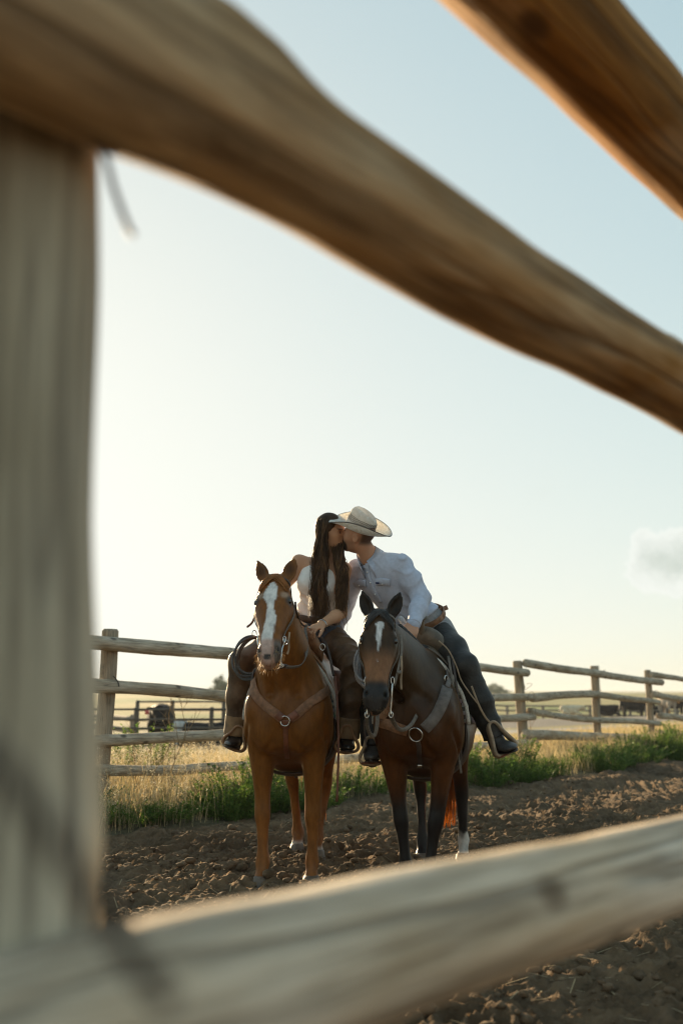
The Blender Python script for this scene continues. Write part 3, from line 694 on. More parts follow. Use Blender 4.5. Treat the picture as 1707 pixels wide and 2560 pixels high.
g_ = np.random.default_rng(5); nweed = 0
WG = 'green weeds growing between the pole fence and the dirt track'
for k in range(185):
    s = -1.2 + 27 * g_.random(); e = float(weed_edge(*[np.array([v]) for v in fence_pt(s, 1.5)])[0])
    d = e - abs(g_.normal(0.08, 0.28)) - (0.05 if s < 3 else 0)
    if 2.1 < s < 2.7 and g_.random() < 0.5: continue
    x, y = fence_pt(s, d)
    if x < -0.46 * y or x > 0.42 * y + 0.4: continue
    # patchy
    if vnoise2(np.array([s * 0.9]), np.array([3.0]), 40)[0] < 0.42 and g_.random() < 0.85: continue
    o = bpy.data.objects.new('weed_clump', weeds[int(g_.integers(0, 5))]); COL.objects.link(o)
    sc_ = g_.uniform(0.65, 1.25); o.location = (x, y, gz(x, y) - 0.02); o.rotation_euler = (0, 0, g_.uniform(0, 6.28)); o.scale = (sc_ * 1.15, sc_ * 1.15, sc_)
    look = ('bushy', 'low spreading', 'tall upright', 'small tufted', 'broad leafy')[weeds.index(o.data)]; zone = ('in front of the left fence bay', 'behind the chestnut horse', 'behind the bay horse', 'below the leaning fence posts', 'far along the fence beyond the third post')[int(np.searchsorted((2.2, 5.5, 9.0, 17.0), s))]
    tags(o, '%s green weed at the dirt edge %s' % (look, zone), 'weed', '%s green weeds %s' % (look, zone)); nweed += 1
for k in range(16):
    s = g_.uniform(-.5, 2.4); x, y = fence_pt(s, float(weed_edge(*[np.array([v]) for v in fence_pt(s, 1.2)])[0]) - .05 - .3 * g_.random()); o = bpy.data.objects.new('weed_clump', weeds[(1, 3, 0, 1)[k % 4]]); COL.objects.link(o); sc_ = g_.uniform(.55, .95); o.location = (x, y, gz(x, y) - .02); o.rotation_euler = (0, 0, g_.uniform(0, 6.28)); o.scale = (sc_ * 1.3, sc_ * 1.3, sc_)
    look = ('bushy', 'low spreading', 'tall upright', 'small tufted', 'broad leafy')[weeds.index(o.data)]; tags(o, '%s green weed at the dirt edge in front of the left fence bay' % look, 'weed', '%s green weeds in front of the left fence bay' % look)
# dry grass: bent blades and feathery heads, one mass
def blades(n, xs, ys, hmin, hmax, wid, seed, lean=0.25, cA=(0.40, 0.30, 0.15), cB=(0.56, 0.45, 0.25)):
    g_ = np.random.default_rng(seed); z = ground_z(xs, ys, True) - 0.01; h = g_.uniform(hmin, hmax, n); a = g_.uniform(0, 6.28, n); ln = g_.uniform(0.05, lean, n) * h * 2
    dx, dy = np.cos(a) * ln, np.sin(a) * ln; b = g_.uniform(0, 6.28, n); wx, wy = np.cos(b) * wid / 2, np.sin(b) * wid / 2
    p0 = np.stack([xs, ys, z], 1); p1 = p0 + np.stack([dx * .3, dy * .3, h * .6], 1); p2 = p0 + np.stack([dx, dy, h], 1); w = np.stack([wx, wy, np.zeros(n)], 1)
    V = np.stack([p0 - w, p0 + w, p1 - w * .8, p1 + w * .8, p2], 1).reshape(-1, 3); i = np.arange(n)[:, None] * 5
    F4 = i + np.array([0, 1, 3, 2]); F3 = i + np.array([2, 3, 4]); t = g_.random(n)[:, None]; C = np.repeat(np.array(cA) * (1 - t) + np.array(cB) * t, 5, 0); return V, [F4, F3], C, p2
def strip_pts(n, s0, s1, d0, d1, seed, edge=None):
    g_ = np.random.default_rng(seed); s = s0 + (s1 - s0) * g_.random(n) ** 1.25; d = g_.uniform(d0, d1, n); q = FA + s[:, None] * FD + d[:, None] * FN; return q[:, 0], q[:, 1]
GV, GF, GC = [], [], []
def put(V, F_, C): GV.append((V, F_)); GC.append(C)
n = 34000; xs, ys = strip_pts(n, -2.5, 30, -1.6, 2.0, 1); ok = (fence_d(xs, ys) < weed_edge(xs, ys) - 0.12) & (vnoise2(xs * 1.4, ys * 1.4, 31) > 0.16); xs, ys = xs[ok], ys[ok]
V, F_, C, tip = blades(len(xs), xs, ys, .14, .42, .006, 2); put(V, F_, C)
n = 9000; xs, ys = strip_pts(n, -2.5, 5, -9, -1.4, 3); V, F_, C, tip = blades(n, xs, ys, .2, .5, .008, 4); put(V, F_, C)
n = 8000; xs, ys = strip_pts(n, 5, 34, -4.5, -1.4, 13); V, F_, C, tip = blades(n, xs, ys, .12, .30, .009, 14); put(V, F_, C)
n = 5000; xs, ys = strip_pts(n, -2, 26, 0.4, 2.1, 15); dd_ = weed_edge(xs, ys) - fence_d(xs, ys); ok = (dd_ > -.06) & (dd_ < .75) & (vnoise2(xs * 2.3, ys * 2.3, 36) > .45); xs, ys = xs[ok], ys[ok]; V, F_, C, tip = blades(len(xs), xs, ys, .15, .46, .004, 16, .35, (.34, .26, .13), (.50, .41, .22)); put(V, F_, C)
# short green grass mixed in
n = 9000; xs, ys = strip_pts(n, -2, 30, -3.0, 2.0, 6); ok = (fence_d(xs, ys) < weed_edge(xs, ys) + 0.02) & (vnoise2(xs * .8, ys * .8, 33) > 0.42); xs, ys = xs[ok], ys[ok]
V, F_, C, tip = blades(len(xs), xs, ys, .08, .3, .006, 7, 0.3, (0.07, 0.13, 0.03), (0.19, 0.23, 0.07)); put(V, F_, C)
n = 900; yl = rng.uniform(3.2, 13, n); xl = rng.uniform(-.4, .45, n) * yl; ok = fence_d(xl, yl) > weed_edge(xl, yl); xl, yl = xl[ok], yl[ok]; n = len(xl); al = rng.uniform(0, 6.28, n); ll = rng.uniform(.03, .14, n); e1, e2 = xl + np.cos(al) * ll, yl + np.sin(al) * ll
A_ = np.stack([xl, yl, ground_z(xl, yl) + .008], 1); B_ = np.stack([e1, e2, ground_z(e1, e2) + .012], 1); W_ = np.stack([-np.sin(al), np.cos(al), 0 * al], 1) * .0022; i_ = np.arange(n)[:, None] * 4
put(np.stack([A_ - W_, A_ + W_, B_ + W_, B_ - W_], 1).reshape(-1, 3), i_ + np.arange(4), np.tile([.42, .33, .19], (n * 4, 1)))
V, F_ = merge(GV); C = np.concatenate(GC)
add('dry_grass', V, F_, 'drygrass', None, False, C, label='straw coloured dry grass along and beyond the pole fence', cat='grass', kind='stuff')
# pale plumed stalks behind the left bay
PV, PC = [], []
def plumes(n, s0, s1, d0, d1, hm, seed):
    g_ = np.random.default_rng(seed); xs, ys = strip_pts(n, s0, s1, d0, d1, seed)
    V, F_, C, tip = blades(n, xs, ys, hm * .7, hm * 1.15, .004, seed + 1, 0.12, (.42, .32, .17), (.52, .42, .26)); PV.append((V, F_)); PC.append(C)
    m = 34; base = np.repeat(tip, m, 0) - np.stack([np.zeros(n * m), np.zeros(n * m), g_.uniform(0, .17, n * m)], 1); a = g_.uniform(0, 6.28, n * m); el = g_.uniform(.1, 1.2, n * m)
    D = np.stack([np.cos(a) * np.cos(el), np.sin(a) * np.cos(el), np.sin(el)], 1); base = base + D * g_.uniform(0, .028, (n * m, 1))
    up = np.cross(D, g_.normal(size=D.shape)); up /= np.linalg.norm(up, axis=1, keepdims=True)
    V, F_ = leaf_quads(base, D, g_.uniform(.010, .024, n * m), g_.uniform(.003, .006, n * m), up); t = np.repeat(g_.random(n * m), 4)[:, None]
    PV.append((V, F_)); PC.append(np.array([.50, .43, .29]) * (1 - t) + np.array([.70, .64, .50]) * t)
plumes(620, -0.8, 4.6, -1.7, 0.35, .50, 70); plumes(120, 3.5, 12, -1.2, 0.6, .42, 73); plumes(160, -0.9, 3.2, 0.2, 1.0, .34, 75)
V, F_ = merge(PV); add('plumed_grass', V, F_, 'drygrass', None, False, np.concatenate(PC), label='pale feathery seed heads rising behind the lower fence rails', cat='grass', kind='stuff')
# bare forked stalks by the left post
def twig(px, py, d, h, seed, label):
    g_ = np.random.default_rng(seed); b = P(px, py, d); b[2] = gz(b[0], b[1]); PL = []
    def grow(p_, dr, l, lev):
        q = [p_]; dd = dr
        for _ in range(5): dd = nrm(dd + g_.normal(size=3) * .12); q.append(q[-1] + dd * l / 5)
        PL.append((np.array(q), .006 * (.62 ** lev)))
        if lev < 3:
            for j in range(3 if lev else 4): k_ = g_.integers(2, 6); grow(q[k_], nrm(dd + g_.normal(size=3) * .55 + [0, 0, .25]), l * g_.uniform(.4, .65), lev + 1)
    grow(b, nrm([g_.normal() * .15, 0, 1]), h, 0)
    V, F_ = merge([tubes(q[None], np.linspace(r, r * .6, 6), 4) for q, r in PL]); add('bare_stalk', V, F_, 'stalk', None, True, label=label, cat='plant', group='bare forked stalks at the fence')
for px, py, d, h, sd in ((375, 2000, 10.6, .62, 1), (420, 2005, 10.2, .66, 2), (340, 2010, 10.4, .5, 3), (395, 2030, 9.9, .35, 4), (1340, 1905, 18.2, .6, 5)):
    twig(px, py, d, h, sd, 'bare forked brown stalk standing in dry grass by the left fence post' if px < 1000 else 'thin bare stalk in dry grass beside the leaning fence post')
# leafy green growth behind left bay
for k, (s, d) in enumerate(((0.4, -1.7), (1.3, -2.2), (2.3, -1.8), (3.2, -2.4), (0.9, -3.0), (2.8, -3.3))):
    x, y = fence_pt(s, d); o = bpy.data.objects.new('weed_clump', weeds[k % 5]); COL.objects.link(o); o.location = (x, y, gz(x, y)); o.scale = (1.7, 1.7, 1.55)
    tags(o, 'tall leafy green weed in the pasture behind the fence rails', 'weed', 'leafy weeds behind the fence')

# ------------------------------------------------------------------ horses
material('coat', attr='Col', rough=0.40, var=0.22, scale=34, stretch=(1, 1, .35), bump=0.22, bscale=150, detail=8, sheen=0.28, sheen_tint=(1.0, 0.50, 0.16), sheen_r=0.13, spec=0.2)
material('hoof', (0.11, 0.08, 0.055), 0.6, 0.3, 30, 0.2, 80)
material('eye', (0.012, 0.007, 0.005), 0.06, 0, bump=0, spec=0.8)
material('hair_chestnut', (0.36, 0.17, 0.055), 0.45, 0.4, 30, 0, transl=0.45, tcol=(0.95, 0.50, 0.15), spec=0.4)
material('hair_black', (0.022, 0.016, 0.012), 0.4, 0.3, 30, 0, spec=0.5)
material('hair_tail', (0.09, 0.045, 0.018), 0.45, 0.3, 30, 0, transl=0.55, tcol=(1.0, 0.50, 0.13), spec=0.4)
material('whisker', (0.50, 0.38, 0.22), 0.5, 0.1, 30, 0, transl=0.4, tcol=(0.85, 0.6, 0.3))
HFRAME = {}
class Horse:
    def __init__(s, org, rot, poll_w, muz_w, face_w, zs=1.0, front=((-.15, 0), (.15, 0)), hind=((-.14, 1.10), (.14, 1.10)), wsc=.88):
        s.o = np.array(org, float); c, q = math.cos(rot), math.sin(rot); s.M = np.array([[c, -q, 0], [q, c, 0], [0, 0, 1]])   # local->world
        s.zs = zs; F_ = Field(); s.F = F_
        U = np.array([0, 0, 1.0]); Yv = np.array([0, 1.0, 0])
        # trunk along +y : y, cs, cu(z centre), w, up, down, pear
        tk = [(-.245, 1.00, .05, .05, .05, 0), (-.215, 1.00, .16, .13, .12, .0), (-.15, .98, .225, .20, .19, .05), (-.05, .98, .262, .27, .255, .10), (.08, .98, .275, .34, .30, .18), (.22, .97, .28, .41, .335, .30),
              (.36, .97, .295, .40, .355, .30), (.52, .97, .315, .365, .365, .18), (.68, .975, .325, .36, .36, .08), (.82, .99, .315, .385, .325, .06), (.96, 1.02, .30, .38, .25, .05), (1.08, 1.03, .265, .34, .22, .05), (1.17, 1.03, .20, .25, .18, 0), (1.24, 1.03, .06, .08, .06, 0)]
        F_.u(loft((0, 0, 0), Yv, U, [(t, 0, zc * zs, w * wsc, u * zs, d * zs, p) for t, zc, w, u, d, p in tk], 2.15))
        for sx in (-1, 1):
            F_.u(ell((sx * .088, -.165, .94 * zs), (.095, .085, .17)), .09)                 # pectorals
            F_.u(ell((sx * .170, -.03, .98 * zs), (.066, .14, .20), ((1, 0, 0), (0, .92, .38), (0, -.38, .92))), .09)   # shoulder
            F_.u(ell((sx * .155, 1.02, 1.05 * zs), (.13, .20, .26)), .08)                     # haunch
        F_.sub(cap((0, -.30, 1.00 * zs), (0, -.265, .74 * zs), .016, .022), .05)             # groove of the chest
        s.front, s.hind = front, hind
        for (hx, hy) in front:
            tx = math.copysign(.150, hx); 
            def c_(z):   # centre line from the elbow to the hoof
                k = np.clip((z - .06) / .74, 0, 1); return hx + (tx - hx) * k, hy + (0.0 - hy) * k
            T = []
            for z, wx, wy, dy in ((1.02, .085, .12, .01), (.92, .098, .132, .0), (.80, .084, .116, -.005), (.70, .070, .096, -.01), (.60, .057, .076, -.008), (.52, .048, .060, -.004), (.465, .0468, .0535, -.003), (.425, .0472, .0525, -.004), (.385, .0450, .049, -.003), (.345, .037, .044, .002), (.28, .031, .040, .006), (.21, .031, .041, .008), (.165, .038, .046, .012), (.135, .041, .047, .012), (.10, .034, .037, -.008), (.07, .039, .042, -.028), (.045, .045, .050, -.042)):
                x_, y_ = c_(z); T.append((z * zs, x_, y_ + dy, wx, wy, wy))
            F_.u(loft((0, 0, 0), U, Yv, T, 2.2), .045)
        for (hx, hy) in hind:
            T = []
            for z, wx, wy, yy_ in ((1.02, .10, .17, .99), (.90, .105, .175, .985), (.80, .092, .145, .975), (.70, .072, .108, 1.00), (.61, .054, .078, 1.06), (.54, .046, .064, 1.125), (.50, .046, .066, 1.145), (.45, .041, .055, 1.150), (.40, .034, .045, 1.142), (.30, .031, .042, 1.128), (.20, .033, .043, 1.115), (.14, .042, .047, 1.108), (.10, .034, .038, 1.085), (.07, .039, .042, 1.062), (.045, .045, .050, 1.045)):
                k = np.clip((.75 - z) / .6, 0, 1); T.append((z * zs, math.copysign(.145, hx) * (1 - k) + hx * k, yy_ + (hy - 1.05) * k, wx, wy, wy))
            F_.u(loft((0, 0, 0), U, Yv, T, 2.1), .05)
        # head
        poll, muz = s.l(poll_w), s.l(muz_w); fn = s.M.T @ nrm(face_w)
        a = nrm(muz - poll); n_ = nrm(fn - a * (fn @ a)); s_ = np.cross(a, n_); s_ = s_ if s_[0] > 0 else -s_
        s.a, s.n, s.s, s.poll = a, n_, s_, poll; L_ = np.linalg.norm(muz - poll); k = L_ / .60; s.k = k
        H = lambda t, x=0, nn=0: poll + a * t * k + s_ * x * k + n_ * nn * k
        s.H = H
        # neck
        nbase = np.array([0, .14, 1.06 * zs]); ntop = H(.07, 0, -.075); na = nrm(ntop - nbase); NL = np.linalg.norm(ntop - nbase); nu = nrm(U - na * (U @ na))
        F_.u(loft(nbase, na, nu, [(0, 0, 0, .215, .29, .30, .25), (.25 * NL, 0, .01, .190, .262, .285, .28), (.5 * NL, 0, .02, .146, .205, .235, .25), (.75 * NL, 0, .015, .108, .155, .165, .15), (.92 * NL, 0, .005, .088, .115, .115, 0), (1.02 * NL, 0, 0, .072, .09, .09, 0)], 2.1), .07)
        s.nbase, s.na, s.nu, s.NL = nbase, na, nu, NL
        s.nhead = len(F_.pr)
        tab = [(-.035, .030, .028, .03, 0), (.0, .062, .052, .075, 0), (.05, .080, .062, .10, .0), (.11, .092, .068, .13, .04), (.17, .102, .069, .155, .10), (.215, .105, .067, .165, .12), (.27, .094, .062, .155, .12), (.33, .077, .057, .125, .1), (.39, .065, .053, .095, .06), (.45, .059, .049, .078, 0), (.50, .060, .047, .074, -.02), (.55, .062, .043, .068, .0), (.585, .055, .033, .056, .05), (.615, .038, .016, .038, .05), (.63, .012, .006, .012, 0)]
        F_.u(loft(poll, a, n_, [(t * k, 0, 0, w * k * 1.07, f * k, b * k, p) for t, w, f, b, p in tab], 2.35), .02)
        for sx in (-1, 1):
            F_.u(ell(H(.185, sx * .080, .030), np.array([.030, .042, .026]) * k, (s_, a, n_)), .018)          # orbit
            F_.u(ell(H(.225, sx * .070, -.07), np.array([.032, .075, .075]) * k, (s_, a, n_)), .03)            # cheek
            F_.u(cap(H(.27, sx * .082, .0), H(.40, sx * .060, .012), .010 * k, .006 * k), .02)                   # facial crest
            F_.u(ell(H(.545, sx * .043, .022), np.array([.026, .040, .026]) * k, (s_, a, n_)), .012)
            F_.sub(ell(H(.548, sx * .050, .040), np.array([.015, .027, .020]) * k, (nrm(s_ - .5 * sx * n_), nrm(a + .35 * sx * s_), nrm(n_ + .5 * sx * s_))), .008)
            F_.sub(ell(H(.195, sx * .108, .034), np.array([.014, .022, .015]) * k, (s_, a, n_)), .008)
            # ear
            eb = H(.012, sx * .062, .005); ed = nrm(-a * .95 + sx * s_ * .34 + n_ * .16); ef = nrm(n_ * .85 + sx * s_ * .45); ef = nrm(ef - ed * (ef @ ed))
            F_.u(loft(eb, ed, ef, [(-.02 * k, 0, 0, .026, .024, .024), (.02 * k, 0, 0, .031, .024, .026), (.06 * k, 0, 0, .041, .02, .028), (.10 * k, 0, .002, .038, .014, .022), (.14 * k, 0, .004, .024, .010, .014), (.16 * k, -sx * .003, .006, .010, .006, .007), (.172 * k, -sx * .005, .008, .004, .003, .004)], 2.0), .012)
            F_.sub(loft(eb + ef * .017, ed, ef, [(.005 * k, 0, 0, .008, .01, .012), (.03 * k, 0, 0, .022, .02, .020), (.07 * k, 0, 0, .027, .02, .022), (.105 * k, 0, 0, .023, .018, .016), (.135 * k, 0, 0, .013, .012, .009), (.15 * k, 0, 0, .004, .006, .004)], 2.0), .006)
        F_.sub(loft(H(.596, 0, .016), s_, n_, [(-.052 * k, 0, 0, .006, .02, .02), (0, 0, 0, .006, .03, .03), (.052 * k, 0, 0, .006, .02, .02)]), .012) if False else None
        F_.u(ell(H(.605, 0, -.035), np.array([.032, .024, .028]) * k, (s_, a, n_)), .014)                         # lower lip / chin
        for sx in (-1, 1):
            F_.sub(cap(H(.27, sx * .045, -.165), (sx * .075, -.235, 1.10 * zs), .012, .020), .035)      # groove of the neck
            F_.sub(cap((sx * .045, -.262, .86 * zs), (sx * .135, -.165, .74 * zs), .008, .014), .030)   # crease above the forearm
            F_.sub(cap((sx * .225, -.20, .93 * zs), (sx * .235, -.02, .80 * zs), .010, .012), .035)
            F_.u(ell((sx * .185, -.175, 1.02 * zs), (.040, .050, .065)), .05)                           # point of the shoulder
            F_.sub(cap((sx * .155, -.135, .70 * zs), (sx * .148, -.098, .50 * zs), .006, .004), .016)   # forearm muscles
        s.BF = Field(); s.BF.pr = F_.pr[:s.nhead] + F_.pr[-11:]
        nA_, nB_ = SinNoise(31, 11, 8), SinNoise(32, 30, 8)
        F_.mod(lambda Q: .0035 * nA_(Q) * sst(1.75, 1.2, Q[..., 2]) + .0009 * nB_(Q))
    def l(s, w): return s.M.T @ (np.asarray(w, float) - s.o)
    def w(s, q): return np.asarray(q, float) @ s.M.T + s.o
    def build(s, root, vox, colour):
        V, F_ = s.F.polygonise(vox, 1); C = colour(s, V)
        ao = add('body', s.w(V), F_, 'coat', root, True, C)
        for sx in (-1, 1):
            Vb, Fb = ball((0, 0, 0), .0185 * s.k, 12, 16); Vb = Vb + s.H(.195, sx * .094, .030); add('eye', s.w(Vb), Fb, 'eye', root)
        for i, (hx, hy) in enumerate(list(s.front) + list(s.hind)):
            yo = hy - .045 if i < 2 else hy - .012
            t = np.arange(20) / 20 * 2 * np.pi; rings = []
            for z, r, dy in ((.072, .040, .010), (.062, .049, .004), (.02, .059, -.012), (.0, .062, -.018), (-.03, .06, -.018)):
                rings.append(np.stack([hx + r * .93 * np.cos(t), yo + dy + r * 1.08 * np.sin(t) + .0 * np.sin(t), np.full(20, z * s.zs)], 1))
            V = np.concatenate(rings); ii = np.arange(100).reshape(5, 20); Fq = np.stack([ii[:-1], ii[1:], np.roll(ii[1:], -1, 1), np.roll(ii[:-1], -1, 1)], -1).reshape(-1, 4)
            add('hoof', s.w(V), [Fq, ii[:1]], 'hoof', root)
        return ao
    def hit(s, px, py, off=0.006, near=4.4, far=8.0, fld=None):
        fld = fld or s.F
        r = ray(px, py); r = r / r[1]; ts = np.linspace(near, far, 500); Q = (np.array([0, 0, CAMZ]) + ts[:, None] * r - s.o) @ s.M
        f = fld(Q); j = np.nonzero(f < 0)[0]; i = j[0] if len(j) else int(np.argmin(f))
        q, g_ = fld.project(Q[i:i + 1], off, 5); return q[0], g_[0]
    def strap(s, name, pxs, width, th, mat, root, off=0.006, n=8, parent=None, body=False):
        """strap lying on the coat through points seen in pixels (or local 3d points)"""
        fld = s.BF if body else s.F; pts = [s.hit(*p_, off, fld=fld)[0] if len(p_) == 2 else np.array(p_, float) for p_ in pxs]
        C = catmull(pts, n); C, g_ = fld.project(C, off); g_ = np.stack([np.convolve(np.pad(g_[:, i], 2, 'edge'), np.ones(5) / 5, 'valid') for i in range(3)], 1)
        V, F_ = ribbon(C, g_, width, th); return add(name, s.w(V), F_, mat, parent or root)
def strands(P0, D, length, n, g_, drop=0.6, curl=0.02, seg=8, spread=0.1):
    """hair strands from roots P0 (n,3) heading D falling under gravity"""
    t = np.linspace(0, 1, seg)[None, :, None]; D = D + g_.normal(size=D.shape) * spread; D /= np.linalg.norm(D, axis=1, keepdims=True); l = (length * g_.uniform(.75, 1.1, n))[:, None, None]
    ph = g_.uniform(0, 6.28, (n, 1, 1)); PL = P0[:, None] + D[:, None] * l * t * (1 - .4 * drop * t) + np.array([0, 0, -1.0]) * l * drop * t ** 2
    return PL + curl * np.sin(t * 6 + ph) * t * np.cross(D, [0, 0, 1.0])[:, None]

def blob(x, a, b): return sst(b, a, x)
def chestnut_colour(h, V):
    d = V - h.poll; t = d @ h.a / h.k; x = d @ h.s / h.k; n_ = d @ h.n / h.k
    z = V[:, 2]; nz_ = SinNoise(3, 9, 8)(V)[:, None]; wob = SinNoise(4, 60, 8)(V) * .006
    c = np.array([0.180, 0.066, 0.0125]) * (1 + .14 * nz_); hd = (t > -.03) & (t < .7) & (np.abs(x) < .16) & (n_ > -.2) & (V[:, 1] < h.poll[1] + .16)
    # lighter lower legs, flaxen tinge
    low = blob(z, .30, .50)[:, None]; c = c * (1 - .5 * low) + .5 * low * np.array([0.22, 0.082, 0.022])
    face = hd & (n_ > -.03)
    tv = np.array([-.02, .06, .075, .11, .15, .18, .22, .26, .32, .38, .44, .48, .52, .56, .60, .64]); lo = np.array([0, 0, -.022, -.035, -.052, -.060, -.030, -.020, -.026, -.034, -.044, -.048, -.046, -.04, -.03, -.02]); hi = np.array([0, 0, .010, .030, .036, .030, .010, .014, .034, .030, .024, .022, .018, .020, .025, .02])
    L0 = np.interp(t, tv, lo) + wob * .6; H0 = np.interp(t, tv, hi) + wob * .6
    bl = sst(-.003, .003, x - L0) * sst(-.003, .003, H0 - x) * face * (t > .055) * sst(.0, .03, n_ + .0)
    bl = bl[:, None]; c = c * (1 - bl) + np.array([0.66, 0.63, 0.59]) * bl
    muz = (hd * sst(.455, .50, t + wob))[:, None]; pink = np.array([0.40, 0.235, 0.175]); grey = np.array([0.10, 0.085, 0.075])
    mk = sst(.0, .012, np.abs(x + .012) - .032 + wob)[:, None]; mc = pink * (1 - mk) + grey * mk
    c = c * (1 - muz) + (c * .15 + mc * .85) * muz
    lip = (hd * blob(np.hypot((t - .592) / .016, (x + .005) / .024), .8, 1.2) * (n_ > 0))[:, None]; c = c * (1 - lip) + np.array([.05, .04, .035]) * lip
    for sx in (-1, 1):
        no = hd * blob(np.linalg.norm(((V - h.H(.548, sx * .052, .040)) @ np.stack([h.s, h.a, h.n], 1)) / (np.array([.014, .026, .022]) * h.k), axis=1), .75, 1.1); no = no[:, None]; c = c * (1 - no) + np.array([.025, .018, .014]) * no
        ey = hd * blob(np.linalg.norm(V - h.H(.197, sx * .098, .032), axis=1), .020, .040); ey = ey[:, None]; c = c * (1 - ey) + np.array([.06, .045, .035]) * ey
        br = hd * blob(np.linalg.norm((V - h.H(.165, sx * .072, .055)) / [1, 1, 1], axis=1), .012, .034); br = br[:, None] * .45; c = c * (1 - br) + np.array([.42, .33, .25]) * br
        er = (t < .0) * blob(np.linalg.norm(V - h.H(-.07, sx * .082, .02), axis=1), .012, .06); c = c * (1 - .55 * er[:, None])
    hf = (V[:, 1] > .7) * blob(z, .075, .10) * .8; c = c * (1 - hf[:, None]) + np.array([.40, .34, .28]) * hf[:, None]
    return np.clip(c, 0, 1)
def bay_colour(h, V):
    d = V - h.poll; t = d @ h.a / h.k; x = d @ h.s / h.k; n_ = d @ h.n / h.k; z = V[:, 2]
    nz_ = SinNoise(13, 8, 8)(V)[:, None]; wob = SinNoise(14, 70, 8)(V) * .006
    top = sst(.75, 1.25, z)[:, None]; c = (np.array([0.075, 0.024, 0.006]) * (1 - top) + np.array([0.044, 0.023, 0.009]) * top) * (1 + .12 * nz_)
    ctr = blob(np.abs(V[:, 0]), .02, .16)[:, None] * (V[:, 1] < 0)[:, None] * .35; c = c * (1 - .3 * ctr)
    leg = blob(z, .44, .66)[:, None]; c = c * (1 - leg) + np.array([.013, .010, .009]) * leg
    hd = (t > -.03) & (t < .7) & (np.abs(x) < .16) & (n_ > -.2) & (V[:, 1] < h.poll[1] + .16)
    w1 = (hd * sst(.22, .36, t + .3 * wob) * blob(t, .44, .50))[:, None]; c = c * (1 - w1) + np.array([.20, .090, .038]) * w1
    up = (hd * blob(t, .05, .25))[:, None]; c = c * (1 - .4 * up) + .4 * up * np.array([.085, .045, .020])
    mz = (hd * sst(.455, .51, t + wob))[:, None]; c = c * (1 - mz) + np.array([.026, .022, .020]) * mz
    tv = np.array([.0, .085, .10, .13, .16, .19, .22, .26, .30, .34, .36]); lo = np.array([0, .0, -.020, -.010, -.014, -.012, -.006, -.003, -.001, .001, .005]); hi = np.array([0, .012, .022, .024, .016, .010, .008, .006, .005, .004, .005])
    st = sst(-.004, .002, x - np.interp(t, tv, lo) + wob * .7) * sst(-.004, .002, np.interp(t, tv, hi) - x + wob * .7) * hd * (n_ > .02) * (t > .08) * (t < .355); st = st[:, None]; c = c * (1 - st) + np.array([.58, .56, .54]) * st
    for sx in (-1, 1):
        no = hd * blob(np.linalg.norm(((V - h.H(.548, sx * .052, .040)) @ np.stack([h.s, h.a, h.n], 1)) / (np.array([.014, .026, .022]) * h.k), axis=1), .75, 1.1); no = no[:, None]; c = c * (1 - no) + np.array([.008, .007, .006]) * no
        ey = hd * blob(np.linalg.norm(V - h.H(.197, sx * .098, .032), axis=1), .018, .035); c = c * (1 - .6 * ey[:, None])
    ear = (t < .03) * (np.abs(x) > .03) * (np.abs(x) < .2) * (V[:, 1] < h.poll[1] + .12); c = c * (1 - .7 * ear[:, None])
    sock = (V[:, 1] > .7) * (V[:, 0] > 0) * blob(z + wob * 4, .17, .20); c = c * (1 - sock[:, None]) + np.array([.45, .40, .35]) * sock[:, None]
    return np.clip(c, 0, 1)

g_ = np.random.default_rng(77)
CH = Horse((-.315, 6.07, gz(-.315, 6.1)), R(-4), P(689, 1452, 5.66), P(672, 1652, 5.34), (-.10, -.86, .5), 1.0, front=((-.142, -.02), (.142, .02)), hind=((-.085, 1.26), (.085, .98)))
chr_ = thing('chestnut_horse', CH.o, 'chestnut horse with a broad white blaze and pink muzzle, ears pricked', 'horse')
CH.build(chr_, .0095, chestnut_colour)
BY = Horse((.455, 6.0, gz(.455, 6.0)), R(-11), P(950, 1538, 5.58), P(938, 1765, 5.33), (-.05, -.93, .30), 1.0, front=((-.078, .0), (.040, -.04)), hind=((-.115, 1.06), (.158, 1.12)))
byr = thing('bay_horse', BY.o, 'dark bay horse with a narrow white star, black legs and lowered head', 'horse')
BY.build(byr, .0095, bay_colour)
print('horses built')

